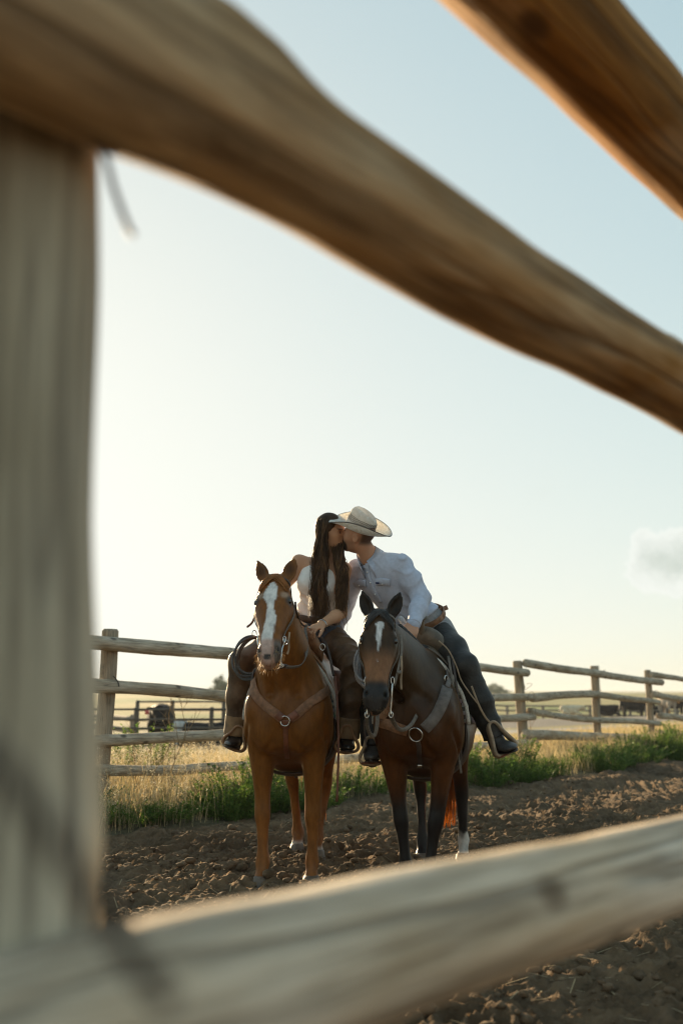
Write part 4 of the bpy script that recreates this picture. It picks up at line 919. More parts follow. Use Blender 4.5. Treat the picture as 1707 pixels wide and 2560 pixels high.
# ------------------------------------------------------------------ hair of the horses
def build_hair(h, root, kind, g_):
    m = 'hair_chestnut' if kind == 'c' else 'hair_black'
    # forelock
    n = 110; r0 = np.stack([g_.uniform(-.035, .035, n), g_.uniform(-.01, .03, n)], 1); P0 = np.array([h.H(.0 + b * .3, a_, .045) for a_, b in r0])
    lft = -1 if kind == 'c' else 1
    side = np.where(g_.random(n) < (.62 if kind == 'c' else .5), lft, -lft)
    t = np.linspace(0, 1, 9)
    E = np.array([h.H(.085 + .06 * g_.random(), side[i] * (.055 + .035 * g_.random()), .03) for i in range(n)])
    PL = (1 - t)[None, :, None] * P0[:, None] + t[None, :, None] * E[:, None]
    PL = h.HF.project(PL, .004, 3)[0] + g_.uniform(0, .005, (n, 1, 1)) * h.n + h.n * .006 * np.sin(np.pi * t)[None, :, None]
    V, F_ = tubes(np.array(PL), np.linspace(.0021, .0009, 9), 4); add('forelock', h.w(V), F_, m, root)
    # mane along the crest, lying over the horse's right side
    n = 420; u = g_.uniform(.25, .93, n); crest = h.nbase + (u * h.NL)[:, None] * h.na + h.nu * .33; crest, gr = h.NF.project(crest, .0)
    D = h.nu * .6 - np.array([1.0, 0, 0]) * (.9 if kind == 'c' else .7) + h.na * .1
    PL = strands(crest, np.tile(D, (n, 1)), np.full(n, .19), n, g_, .9, .012, 9, .25)
    if kind == 'b': PL = strands(crest, np.tile(h.nu * .5 + np.array([.75, 0, 0]), (n, 1)), np.full(n, .11), n, g_, .9, .01, 9, .3)
    V, F_ = tubes(PL, np.linspace(.0045, .0015, 9), 4); add('mane', h.w(V), F_, m, root)
    # tail
    n = 420; P0 = np.array([0, 1.21, 1.18 * h.zs]) + g_.normal(size=(n, 3)) * .018; PL = []
    t = np.linspace(0, 1, 14)[:, None]
    for i in range(n):
        a_ = g_.uniform(0, 6.28); rr = .10 * g_.random() ** .5; ln = g_.uniform(.62, 1.0)
        off = np.array([math.cos(a_) * rr + .045, math.sin(a_) * rr, 0])
        p3 = P0[i] + np.array([0, .09, 0]) + off * np.array([1, 1, 0]); bottom = np.array([p3[0], p3[1] - .02, .98 * (1 - ln) + .20])
        q = P0[i] + (np.array([0, .10, .02])) * np.sin(np.minimum(t * 4, 1) * 1.57) + off * np.minimum(t * 2.5, 1) * (1 - .35 * t); q[:, 2:] = P0[i, 2] + (bottom[2] - P0[i, 2]) * t ** 1.15
        q[:, 0:1] += .012 * np.sin(t * 5 + a_); PL.append(q)
    V, F_ = tubes(np.array(PL), np.linspace(.0036, .0016, 14), 4); add('tail', h.w(V), F_, 'hair_chestnut' if kind == 'c' else 'hair_tail', root)
    # whiskers
    n = 150 if kind == 'c' else 30; th = g_.uniform(0, 6.28, n); P0 = np.array([h.H(.52 + .11 * g_.random(), .055 * math.cos(a_), -.03 + .035 * math.sin(a_)) for a_ in th]); q, gr = h.HF.project(P0, 0)
    D = gr + h.a * .5; PL = strands(q, D, np.full(n, .034 if kind == 'c' else .022), n, g_, .25, .002, 5, .25); V, F_ = tubes(PL, np.linspace(.0007, .0003, 5), 3); add('whiskers', h.w(V), F_, 'whisker', root, kind='stuff')
for h in (CH, BY):
    h.HF = Field(); h.HF.pr = h.F.pr[h.nhead:]
    h.NF = Field(); h.NF.pr = [h.F.pr[0]] + h.F.pr[h.nhead - 1:h.nhead + 1]
build_hair(CH, chr_, 'c', g_); build_hair(BY, byr, 'b', g_)

# ------------------------------------------------------------------ tack
material('leather_tan', (0.20, 0.095, 0.045), 0.55, 0.3, 40, 0.35, 120, spec=0.4)
material('leather_russet', (0.15, 0.048, 0.022), 0.45, 0.3, 25, 0.2, 120)
material('leather_dark', (0.045, 0.028, 0.020), 0.5, 0.35, 25, 0.2, 90)
material('leather_grey', (0.12, 0.095, 0.08), 0.6, 0.3, 30, 0.25, 120)
material('leather_edge', (0.30, 0.21, 0.13), 0.7, 0.25, 30, 0.2, 90)
material('strap_worn', (0.14, 0.115, 0.09), 0.6, 0.3, 60, 0.2, 120)
material('saddle_leather', (0.24, 0.115, 0.045), 0.45, 0.3, 22, 0.25, 70)
material('saddle_worn', (0.12, 0.088, 0.058), 0.5, 0.3, 22, 0.2, 70)
material('metal', (0.55, 0.54, 0.52), 0.25, 0.1, 40, 0, metallic=1.0)
material('rope_grey', (0.10, 0.105, 0.105), 0.8, 0.4, 160, 0.5, 300)
material('rope_white', (0.42, 0.40, 0.40), 0.8, 0.25, 160, 0.5, 300)
material('wool', (0.55, 0.50, 0.42), 0.95, 0.2, 90, 0.6, 160, sheen=0.3)
def weave(name, c1, c2, scale, c3=None):
    m = bpy.data.materials.new(name); m.use_nodes = True; nt = m.node_tree; N = nt.nodes; LK = nt.links.new; b = N['Principled BSDF']; t = N.new('ShaderNodeTexCoord')
    w1 = N.new('ShaderNodeTexChecker'); w1.inputs['Scale'].default_value = scale; w1.inputs['Color1'].default_value = (*c1, 1); w1.inputs['Color2'].default_value = (*c2, 1)
    mp_ = N.new('ShaderNodeMapping'); mp_.inputs['Scale'].default_value = (1, 2.2, 1); LK(t.outputs['Object'], mp_.inputs[0]); LK(mp_.outputs[0], w1.inputs['Vector'])
    nz_ = N.new('ShaderNodeTexNoise'); nz_.inputs['Scale'].default_value = 30; LK(t.outputs['Object'], nz_.inputs['Vector']); mx = N.new('ShaderNodeMix'); mx.data_type = 'RGBA'; mx.blend_type = 'MULTIPLY'; mx.inputs[0].default_value = .8; LK(w1.outputs[0], mx.inputs[6]); LK(nz_.outputs['Color'], mx.inputs[7])
    LK(mx.outputs[2], b.inputs['Base Color']); b.inputs['Roughness'].default_value = .95; bp = N.new('ShaderNodeBump'); bp.inputs['Strength'].default_value = .5; bp.inputs['Distance'].default_value = .004; LK(w1.outputs['Fac'], bp.inputs['Height']); LK(bp.outputs[0], b.inputs['Normal']); MAT[name] = m
weave('pad_blue', (0.50, 0.52, 0.52), (0.14, 0.20, 0.22), 55); weave('pad_pale', (0.62, 0.58, 0.52), (0.16, 0.13, 0.11), 42)

def drape(h, y0, y1, a0, a1, off, th, ny=26, na=40, cut=None):
    """sheet over the back; angles from the spine (0) down each side, in degrees"""
    ys = np.linspace(y0, y1, ny); an = np.radians(np.linspace(a0, a1, na))
    C0 = np.array([0, 0, 1.02 * h.zs]); D_ = np.stack([np.sin(an), 0 * an, np.cos(an)], 1); ts = np.linspace(.1, .6, 90)
    G = (C0 + ys[:, None, None, None] * np.array([0, 1, 0])) + ts[None, None, :, None] * D_[None, :, None]
    f = TR[h](G); j = np.argmax(f > 0, 2); Q = np.take_along_axis(G, j[:, :, None, None], 2)[:, :, 0]
    C_ = C0 + np.stack([np.zeros(ny), ys, np.zeros(ny)], 1)[:, None] * np.array([1, 1, 1]); N_ = Q - C_; N_ /= np.linalg.norm(N_, axis=2, keepdims=True)
    inn, outr = Q + N_ * off, Q + N_ * (off + th); n = ny * na; idx = np.arange(n).reshape(ny, na)
    def grid(ii, rev): f = np.stack([ii[:-1, :-1], ii[:-1, 1:], ii[1:, 1:], ii[1:, :-1]], -1).reshape(-1, 4); return f[:, ::-1] if rev else f
    rim = np.concatenate([idx[0], idx[1:, -1], idx[-1, ::-1][1:], idx[::-1, 0][1:-1]]); r2 = np.roll(rim, -1)
    F_ = np.concatenate([grid(idx, True), grid(idx + n, False), np.stack([rim, r2, r2 + n, rim + n], 1)])
    return np.concatenate([inn.reshape(-1, 3), outr.reshape(-1, 3)]), F_, outr, N_
TR = {}
for h in (CH, BY):
    t_ = Field(); t_.pr = [p_ for p_ in h.F.pr[:7]]; TR[h] = t_

def saddle(h, root_lab, leather, skirt_col, pad_mat, pad_lab, zs):
    r = thing('saddle_pad', h.w((0, .5, 1.36 * zs)), pad_lab, 'saddle pad')
    V, F_, outr, N_ = drape(h, .10, .98, -104, 104, .004, .026); add('blanket', h.w(V), F_, pad_mat, r)
    bd = [outr[0, :], outr[-1, :]]
    for b_ in bd:
        V, F_ = tube(b_, .013, 6); add('edge_binding', h.w(V), F_, 'wool', r)
    s = thing('western_saddle', h.w((0, .5, 1.40 * zs)), root_lab, 'saddle')
    V, F_, o1, N1 = drape(h, .16, .92, -88, 88, .034, .012); add('skirt', h.w(V), F_, leather, s)
    topz = lambda y: float(np.interp(y, np.linspace(.16, .92, 26), o1[:, 20, 2]))
    # tree: swell, horn, seat, cantle in one leather shell, horn apart
    f = Field(); z1 = topz(.27); z2 = topz(.55); z3 = topz(.82)
    f.u(loft((0, .27, z1 + .02), (1, 0, 0), (0, 0, 1), [(-.18, 0, -.09, .05, .03, .07), (-.13, 0, -.02, .055, .05, .08), (-.06, 0, .025, .06, .06, .09), (0, 0, .035, .06, .06, .09), (.06, 0, .025, .06, .06, .09), (.13, 0, -.02, .055, .05, .08), (.18, 0, -.09, .05, .03, .07)]), .03)
    f.u(ell((0, .52, z2 + .005), (.17, .22, .045)), .04)
    f.u(loft((0, .80, z3 + .03), (1, 0, 0), (0, 0, 1), [(-.20, 0, -.05, .04, .03, .05), (-.12, 0, .03, .03, .05, .07), (0, 0, .06, .028, .06, .1), (.12, 0, .03, .03, .05, .07), (.20, 0, -.05, .04, .03, .05)]), .03)
    V, F_ = f.polygonise(.009, 2); add('seat', h.w(V), F_, leather, s)
    hb = np.array([0, .235, z1 + .085]); hf = Field(); hf.u(cap(hb - [0, 0, .03], hb + [0, -.035, .065], .024, .019), .01); hf.u(ell(hb + np.array([0, -.045, .078]), (.042, .052, .015), ((1, 0, 0), (0, .94, .34), (0, -.34, .94))), .012)
    V, F_ = hf.polygonise(.005, 2); add('horn', h.w(V), F_, leather, s)
    return s, r, z1
wsad, wpad, wz = saddle(CH, 'tan tooled western saddle under the woman in the tank top', 'saddle_leather', None, 'pad_blue', 'blue grey woven saddle pad on the chestnut horse', 1.0)
msad, mpad, mz = saddle(BY, 'worn brown western saddle under the man in the straw hat', 'saddle_worn', None, 'pad_pale', 'pale patterned saddle pad with wool edge on the bay horse', 1.0)

def px_ribbon(pxs, w, th, mat, name, root, nor=(0, -1, 0), n=8):
    """free hanging strap through (px,py,depth) points, world space"""
    C = catmull([P(*q) for q in pxs], n); V, F_ = ribbon(C, np.array(nor, float), w, th); return add(name, V, F_, mat, root)
def px_tube(pxs, r, mat, name, root, n=8, sides=7):
    V, F_ = tube(catmull([P(*q) for q in pxs], n), r, sides); return add(name, V, F_, mat, root)
def px_ring(px, py, d, rx, ry, r, mat, name, root, tilt=0.0):
    c = P(px, py, d); k = d / FPX; V, F_ = ellipse_ring(c, np.array([rx * k, tilt, 0]), np.array([0, 0, ry * k]), r, 22, 6); return add(name, V, F_, mat, root)

# breast collars
bc = thing('breast_collar', CH.w((0, -.2, .9)), 'tan tooled leather breast collar across the chestnut chest', 'breast collar')
CH.strap('strap', [(636, 1700), (640, 1735), (662, 1762), (690, 1785), (704, 1797)], .052, .008, 'leather_tan', bc, .008, body=True)
CH.strap('strap', [(727, 1797), (745, 1783), (775, 1758), (806, 1735), (822, 1715)], .052, .008, 'leather_tan', bc, .008, body=True)
CH.strap('patch', [(692, 1784), (707, 1797)], .044, .006, 'leather_russet', bc, .014, body=True); CH.strap('patch', [(725, 1797), (742, 1783)], .044, .006, 'leather_russet', bc, .014, body=True)
q, n_ = CH.hit(715, 1802, .012); sd = nrm(np.cross(n_, [0, 0, 1])); upv = np.cross(sd, n_)
V, F_ = ellipse_ring(q, sd * .028, upv * .028, .0045); add('ring', CH.w(V), F_, 'metal', bc)
CH.strap('tie_strap', [(715, 1812), (715, 1832), (716, 1862), (718, 1892)], [.040] * 9 + [.026] * 16 if False else .028, .006, 'leather_russet', bc, .007, body=True)
CH.strap('tie_strap', [(715, 1800), (715, 1818)], .046, .008, 'leather_russet', bc, .010, body=True)
CH.strap('buckle_strap', [(628, 1672), (633, 1700), (636, 1718)], .024, .006, 'leather_dark', bc, .008, body=True)
CH.strap('buckle_strap', [(824, 1652), (823, 1690), (820, 1722)], .026, .006, 'leather_tan', bc, .010, body=True)
bc2 = thing('breast_collar', BY.w((0, -.2, .9)), 'wide worn grey brown breast collar with a steel ring on the bay', 'breast collar')
BY.strap('strap', [(931, 1772), (950, 1795), (985, 1816), (1018, 1826)], .060, .008, 'leather_tan', bc2, .008, body=True)
BY.strap('strap', [(1060, 1822), (1085, 1795), (1106, 1757), (1116, 1722)], .066, .008, 'leather_grey', bc2, .008, body=True)
q, n_ = BY.hit(1041, 1834, .014); sd = nrm(np.cross(n_, [0, 0, 1])); upv = np.cross(sd, n_)
V, F_ = ellipse_ring(q, sd * .040, upv * .040, .005, 26); add('ring', BY.w(V), F_, 'metal', bc2)
BY.strap('tie_strap', [(1044, 1850), (1048, 1872), (1050, 1900), (1049, 1918)], .028, .006, 'leather_dark', bc2, .007, body=True)
V, F_ = box(BY.hit(1049, 1908, .012)[0], (.018, 0, 0), (0, .004, 0), (0, 0, .012)); add('buckle', BY.w(V), F_, 'metal', bc2)
BY.strap('buckle_strap', [(1113, 1646), (1116, 1675), (1118, 1702), (1115, 1722)], .030, .007, 'leather_grey', bc2, .012, body=True)
for (x, y) in ((1112, 1650), (1110, 1703)):
    q, n_ = BY.hit(x, y, .018); V, F_ = ellipse_ring(q, nrm(np.cross(n_, [0, 0, 1])) * .016, np.array([0, 0, .018]), .0035, 16); add('ring', BY.w(V), F_, 'metal', bc2)

# cinches
for h, rt, mt in ((CH, wsad, 'leather_dark'), (BY, msad, 'leather_dark')):
    an = np.radians(np.linspace(85, 275, 40)); pts = np.stack([.42 * np.sin(an), np.full(40, .20), .98 * h.zs + .5 * np.cos(an)], 1); C, g2 = TR[h].project(pts, .012); C[:, 1] = .20; V, F_ = ribbon(C, g2, .10, .012); add('cinch', h.w(V), F_, 'leather_dark', rt)
V, F_ = box(P(730, 1916, 6.32), (.02, 0, 0), (0, .01, 0), (0, 0, .016)); add('cinch_buckle', V, F_, 'metal', wsad)
px_ribbon([(736, 1905, 6.33), (738, 1925, 6.33), (740, 1945, 6.33)], .018, .004, 'leather_dark', 'cinch_strap', wsad)

# bridles (world = camera-facing points on the heads, cheek straps lie on the coat)
br = thing('bridle', CH.w(CH.H(.3)), 'narrow leather bridle with a silver shanked bit on the chestnut', 'bridle')
def headpt(h, t, x, n_): return h.H(t, x, n_)
def hstrap(h, pts, w, mat, name, root, off=.005): return h.strap(name, [h.H(*p_) for p_ in pts], w, .005, mat, root, off, 10)
for h, rt, m1 in ((CH, br, 'leather_dark'),):
    hstrap(h, [(.075, -.095, -.05), (.045, -.085, .0), (.03, 0, .05), (.045, .085, .0), (.075, .095, -.05)], .014, m1, 'crown_strap', rt)
    for sx in (-1, 1): hstrap(h, [(.07, sx * .095, -.055), (.20, sx * .115, -.055), (.33, sx * .095, -.045), (.43, sx * .07, -.03), (.475, sx * .066, -.022)], .015, m1 if sx < 0 else 'strap_worn', 'cheek_strap', rt)
px_tube([(709, 1596, 5.42), (712, 1604, 5.41), (708, 1614, 5.41), (705, 1622, 5.40), (703, 1640, 5.39), (702, 1655, 5.39), (704, 1666, 5.39)], .0055, 'metal', 'bit_shank', br)
px_ring(711, 1598, 5.41, 4, 7, .003, 'metal', 'bit_ring', br); px_ring(715, 1606, 5.42, 4, 6, .003, 'metal', 'bit_ring', br); px_ring(704, 1664, 5.39, 5, 4, .003, 'metal', 'bit_ring', br)
px_tube([(646, 1590, 5.45), (645, 1606, 5.42), (650, 1630, 5.42), (654, 1660, 5.42)], .0055, 'metal', 'bit_shank', br)
px_ring(636, 1584, 5.46, 5, 8, .0025, 'metal', 'bit_ring', br, .01)
px_tube([(704, 1668, 5.40), (712, 1664, 5.43), (720, 1668, 5.45)], .010, 'leather_dark', 'rein_knot', br)
px_ribbon([(716, 1668, 5.42), (735, 1668, 5.50), (752, 1663, 5.60), (763, 1646, 5.75), (767, 1622, 5.9), (766, 1598, 6.02), (763, 1574, 6.10), (768, 1562, 6.13)], .018, .005, 'strap_worn', 'rein', br, (0, -.8, -.3))
px_ribbon([(738, 1505, 5.62), (741, 1530, 5.68), (748, 1550, 5.85), (757, 1563, 6.05), (766, 1566, 6.13)], .011, .004, 'leather_dark', 'rein', br)
px_ribbon([(724, 1580, 5.42), (722, 1600, 5.41), (722, 1622, 5.42), (718, 1636, 5.42)], .010, .003, 'leather_edge', 'strap_end', br)
px_ribbon([(639, 1520, 5.62), (636, 1543, 5.60), (630, 1557, 5.60), (620, 1566, 5.60), (617, 1567, 5.6)], .012, .004, 'leather_russet', 'strap_end', br)
px_ribbon([(650, 1665, 5.42), (664, 1672, 5.45), (690, 1675, 5.45), (704, 1668, 5.41)], .010, .004, 'leather_dark', 'curb_strap', br)
br2 = thing('bridle', BY.w(BY.H(.3)), 'worn tan bridle with knotted cheek thongs on the bay', 'bridle')
hstrap(BY, [(.075, -.095, -.05), (.045, -.085, .0), (.03, -.0, .05), (.045, .085, .0), (.075, .095, -.05)], .014, 'strap_worn', 'crown_strap', br2)
for sx in (-1, 1): hstrap(BY, [(.07, sx * .095, -.055), (.20, sx * .115, -.05), (.33, sx * .095, -.04), (.43, sx * .07, -.03), (.475, sx * .066, -.02)], .015, 'strap_worn', 'cheek_strap', br2)
px_ribbon([(1001, 1588, 5.5), (1004, 1625, 5.46), (998, 1660, 5.43), (990, 1695, 5.41), (985, 1715, 5.41)], .013, .005, 'strap_worn', 'cheek_thong', br2)
px_ribbon([(1003, 1640, 5.44), (1004, 1670, 5.42), (1002, 1700, 5.42), (1003, 1724, 5.42)], .011, .004, 'leather_edge', 'cheek_thong', br2)
px_tube([(993, 1680, 5.41), (998, 1682, 5.40), (1001, 1678, 5.41)], .008, 'strap_worn', 'knot', br2)
for (x, s_) in ((980, 1), (914, -1)):
    px_ring(x + 1, 1702, 5.39, 4, 9, .003, 'metal', 'bit_ring', br2); px_tube([(x, 1710, 5.39), (x - 1, 1725, 5.38), (x - 2 * s_, 1750, 5.38), (x - 4 * s_, 1775, 5.38), (x - 3 * s_, 1787, 5.38)], .0055, 'metal', 'bit_shank', br2)
    px_ring(x - 3 * s_, 1787, 5.38, 5, 7, .003, 'metal', 'bit_ring', br2)
px_ribbon([(978, 1790, 5.40), (984, 1806, 5.46), (996, 1822, 5.52), (1012, 1823, 5.58), (1030, 1808, 5.66), (1048, 1772, 5.8), (1059, 1725, 5.95), (1061, 1685, 6.05), (1056, 1645, 6.15), (1046, 1612, 6.22), (1034, 1596, 6.22)], .022, .007, 'strap_worn', 'rein', br2, (0, -.9, -.2))
px_ribbon([(916, 1790, 5.40), (918, 1815, 5.45), (925, 1835, 5.5), (936, 1838, 5.52), (942, 1815, 5.52), (944, 1780, 5.55), (946, 1755, 5.7)], .020, .006, 'strap_worn', 'rein', br2, (0, -.9, -.2))
px_tube([(912, 1800, 5.40), (911, 1825, 5.42), (914, 1850, 5.44), (915, 1870, 5.45)], .004, 'leather_dark', 'strap_end', br2)

# saddle strings and long rein ends
for dx, w_ in ((0, .011), (9, .010)):
    px_ribbon([(1120 + dx, 1640, 6.06), (1128 + dx, 1690, 6.0), (1136 + dx, 1750, 5.98), (1142 + dx * .8, 1830, 5.98), (1148 + dx * .4, 1900, 5.99), (1152, 1934 - dx * 2, 6.0)], w_ + .004, .004, 'leather_dark' if dx else 'strap_worn', 'saddle_string', msad)
px_ribbon([(1096, 1602, 6.06), (1120, 1625, 6.05), (1140, 1665, 6.03), (1152, 1700, 6.02), (1175, 1735, 6.0), (1196, 1762, 6.0)], .008, .004, 'leather_edge', 'saddle_string', msad)
px_ribbon([(838, 1690, 6.10), (843, 1760, 6.06), (846, 1850, 6.05), (845, 1920, 6.05), (842, 2004, 6.05)], .014, .005, 'leather_russet', 'saddle_string', wsad)
px_ribbon([(800, 1590, 6.2), (815, 1612, 6.15), (826, 1650, 6.1), (834, 1690, 6.08)], .016, .006, 'leather_dark', 'latigo', wsad)
px_ring(806, 1618, 6.12, 6, 8, .004, 'metal', 'rigging_ring', wsad)

# lariats: coils of rope tied at the swell
def coil(name, lab, mat, px, py, d, rx, ry, tilt, n, r, seed, lean):
    g2 = np.random.default_rng(seed); k = d / FPX; rt = thing(name, P(px, py, d), lab, 'rope'); t = np.arange(40) / 40 * 2 * np.pi
    for i in range(n):
        a_ = tilt + g2.normal() * .10; sx, sy = rx * (1 - .10 * i * g2.random()) * g2.uniform(.88, 1.05), ry * g2.uniform(.85, 1.04); c = np.array([px + g2.normal() * 3, py - (ry - sy) + g2.normal() * 2.5])
        ex, ey = np.cos(t) * sx, np.sin(t) * sy; X_ = c[0] + ex * math.cos(a_) - ey * math.sin(a_); Y_ = c[1] + ex * math.sin(a_) + ey * math.cos(a_)
        pts = np.array([P(x, y, d + i * .013 - .03 + lean * (x - px) * k + .01 * math.sin(3 * q + i)) for x, y, q in zip(X_, Y_, t)]); V, F_ = tube(pts, r, 7, True); add('coil', V, F_, mat, rt)
    return rt
rp1 = coil('lariat', 'grey rope coiled and hung beside the woman on the chestnut', 'rope_grey', 626, 1645, 6.02, 40, 54, .35, 6, .0068, 3, .3)
rp2 = coil('lariat', 'white rope coiled beside the bay head at the man\'s knee', 'rope_white', 922, 1664, 5.98, 30, 54, .18, 6, .0075, 4, .2)
px_tube([(1000, 1545, 6.12), (1006, 1552, 6.1), (1009, 1562, 6.1), (1006, 1575, 6.1), (1000, 1585, 6.12)], .018, 'rope_white', 'coil', rp2)

# ------------------------------------------------------------------ people
material('skin', attr='Col', rough=0.5, var=0.06, scale=12, bump=0.03, bscale=300, spec=0.35, sheen=0.06, sheen_tint=(1, .7, .45))
material('tank_cloth', (0.78, 0.75, 0.71), 0.85, 0.06, 30, 0.12, 300, sheen=0.1)
material('shirt_cloth', (0.45, 0.485, 0.59), 0.85, 0.08, 40, 0.15, 320, sheen=0.12)
material('denim', (0.045, 0.065, 0.095), 0.85, 0.25, 40, 0.3, 250)
material('pale_denim', (0.26, 0.25, 0.25), 0.85, 0.2, 40, 0.3, 250)
material('chaps_brown', (0.105, 0.058, 0.029), 0.55, 0.45, 9, 0.3, 60, spec=0.3)
material('chaps_tan', (0.22, 0.13, 0.06), 0.7, 0.35, 12, 0.25, 60)
material('chaps_black', (0.024, 0.021, 0.018), 0.5, 0.5, 8, 0.35, 60, spec=0.28)
material('boot_black', (0.018, 0.015, 0.013), 0.32, 0.4, 15, 0.15, 60, spec=0.6)
material('boot_worn', (0.055, 0.050, 0.045), 0.5, 0.4, 20, 0.3, 60, spec=0.5)
material('hair_brown', attr='Col', rough=0.5, var=0.35, scale=22, bump=0, transl=0.20, tcol=(0.50, 0.24, 0.07), spec=0.25)
material('snap', (0.75, 0.74, 0.70), 0.3, 0, bump=0, spec=0.7)
material('patch_navy', (0.02, 0.035, 0.10), 0.7, 0, bump=0)
material('gold', (0.6, 0.5, 0.35), 0.3, 0.1, metallic=1, bump=0)
material('bead', (0.10, 0.09, 0.08), 0.35, 0.3, 60, 0, spec=0.6)
FW = nrm([0, -1, 0])
def head_prims(F_, C, f, u, k=1.0, man=False):
    f = nrm(f); u = nrm(np.asarray(u) - f * (np.asarray(u) @ f)); s_ = np.cross(f, u)
    H = lambda a, b, c=0: np.asarray(C) + (f * a + u * b + s_ * c) * k
    ax = (s_, f, u); E = lambda a, b, c, r, kk=.012: F_.u(ell(H(a, b, c), np.array(r) * k, ax), kk * k)
    E(-.012, .035, 0, (.074, .096, .088)); E(.030, -.030, 0, (.060, .066, .085), .03); E(.030, -.070, 0, (.050, .052, .038), .03)
    E(.076, -.098, 0, (.024, .020, .019) if not man else (.028, .022, .022), .02)
    for c in (-1, 1):
        E(.046, -.018, c * .040, (.024, .034, .030), .025)                                    # cheekbone
        E(.074, .020, c * .030, (.026, .014, .010), .012)                                     # brow
        F_.sub(ell(H(.088, .002, c * .031), np.array([.017, .012, .011]) * k, ax), .010)
        E(.070, .002, c * .031, (.013, .012, .011), .004)                                     # eyeball / lid
        E(-.012, -.008, c * .076, (.008, .022, .031), .006); F_.sub(ell(H(-.004, -.004, c * .084), np.array([.006, .011, .017]) * k, ax), .004)
        E(.094, -.026, c * .010, (.009, .011, .008), .006)
    F_.u(cap(H(.082, .022), H(.108, -.018), .008 * k, .0115 * k), .012 * k)                     # nose
    E(.090, -.053, 0, (.022, .010, .007), .006); E(.087, -.066, 0, (.019, .010, .008), .006); E(.078, -.045, 0, (.030, .014, .018), .012)
    return H, ax
def hand_prims(F_, wrist, d, pn, side, curls, k=1.0, thumb=0.6, spread=.06):
    """d fingers direction, pn palm normal (curl direction), side = thumb side"""
    d = nrm(d); pn = nrm(np.asarray(pn) - d * (np.asarray(pn) @ d)); sd = nrm(np.cross(d, pn)); sd = sd * (1 if sd @ np.asarray(side) > 0 else -1); w = np.asarray(wrist)
    F_.u(ell(w + d * .050 * k, np.array([.052, .040, .016]) * k, (d, sd, pn)), .012); F_.u(ell(w + d * .02 * k + sd * .02 * k, np.array([.035, .022, .017]) * k, (d, sd, pn)), .012)
    tips = []
    for i, (L_, r) in enumerate(((.074, .0088), (.082, .0090), (.076, .0086), (.060, .0076))):
        b = w + (d * (.086 - .004 * abs(i - 1)) + sd * (.029 - .0195 * i)) * k; dd = nrm(d + sd * (spread * (1.2 - i))); cur = 0
        for j, fr in enumerate((.46, .31, .23)):
            cur += curls[j] * (1 + .08 * (i - 1)); v = dd * math.cos(cur) + pn * math.sin(cur); e = b + v * L_ * fr * k; F_.u(cap(b, e, r * k * (1 - .09 * j), r * k * (1 - .09 * (j + 1))), .004); b = e
        tips.append(b)
    b = w + (d * .022 + sd * .030) * k
    for j, (L_, a_) in enumerate(((.042, .75), (.034, .45), (.027, .25))):
        v = nrm(d * (1 - .3 * a_) + sd * (.75 * a_) + pn * thumb * (.4 + .35 * j)); e = b + v * L_ * k; F_.u(cap(b, e, (.0125 - .0015 * j) * k, (.011 - .0015 * j) * k), .006); b = e
    return d, pn, sd
def limb(F_, pts, rads, k=.02, inf=0.0):
    for i in range(len(pts) - 1): F_.u(cap(pts[i], pts[i + 1], rads[i], rads[i + 1]), k if i else .03, inf)
def torso(F_, pel, nb, shl, shr, tab, inf=0.0, kk=.04, fr=(0, -1, .1)):
    a = nb - pel; L_ = np.linalg.norm(a); lat = nrm(shl - shr); u = nrm(np.cross(nrm(a), lat)); u = u if u @ np.asarray(fr) > 0 else -u
    F_.u(loft(pel, a, u, [(t * L_, 0, cu, w, f, b) for t, cu, w, f, b in tab], 2.25), kk, inf); return u, lat, nrm(a), L_
def wr(seed, sc, amp, dirv=None):
    """cloth folds: ridged, running across dirv"""
    n1 = SinNoise(seed, sc * .45, 6); n2 = SinNoise(seed + 1, sc * 1.3, 8); d = nrm(dirv) if dirv is not None else None
    def f(Q):
        if d is not None: w_ = np.sin((Q @ d) * sc * 2 + 2.6 * n1(Q)); return amp * ((1.2 - 2.4 * (1 - np.abs(w_)) ** 1.6) * np.clip(.35 + .65 * n1(Q * 1.3), 0, 1.2) * .8 + .3 * n2(Q))
        return amp * (.7 * n1(Q) + .4 * n2(Q))
    return f

# ---- joints of the woman on the chestnut, of the man on the bay
W = dict(pel=P(782, 1588, 6.58), nb=P(813, 1402, 6.46), shl=P(857, 1424, 6.40), shr=P(748, 1406, 6.52), ell=P(853, 1532, 6.36), wrl=P(803, 1562, 6.17), elr=P(694, 1490, 6.42), wrr=P(738, 1556, 6.24),
         hl=P(824, 1590, 6.56), hr=P(742, 1592, 6.58), kl=P(884, 1664, 6.24), kr=P(604, 1655, 6.22), al=P(868, 1836, 6.28), ar=P(590, 1828, 6.28))
M = dict(pel=P(1052, 1572, 6.52), nb=P(928, 1398, 6.36), shl=P(1004, 1410, 6.28), shr=P(890, 1420, 6.50), ell=P(1052, 1494, 6.24), wrl=P(1034, 1560, 6.06), elr=P(868, 1506, 6.62), wrr=P(838, 1580, 6.64),
         hl=P(1092, 1578, 6.46), hr=P(1008, 1580, 6.58), kl=P(1160, 1668, 6.12), kr=P(930, 1665, 6.30), al=P(1234, 1838, 6.12), ar=P(930, 1862, 6.22))
LIPS = P(861.5, 1353, 6.37)
fw = nrm([.86, -.42, -.10]); uw = nrm([-.22, -.10, 1]); fm = nrm([-.85, .38, .24]); um = nrm([.15, -.42, .9]); um = nrm(um - fm * (um @ fm)); uw = nrm(uw - fw * (uw @ fw))
HW = LIPS - fw * .094 + nrm(uw) * .056; HM = LIPS - fm * .097 + nrm(um) * .060

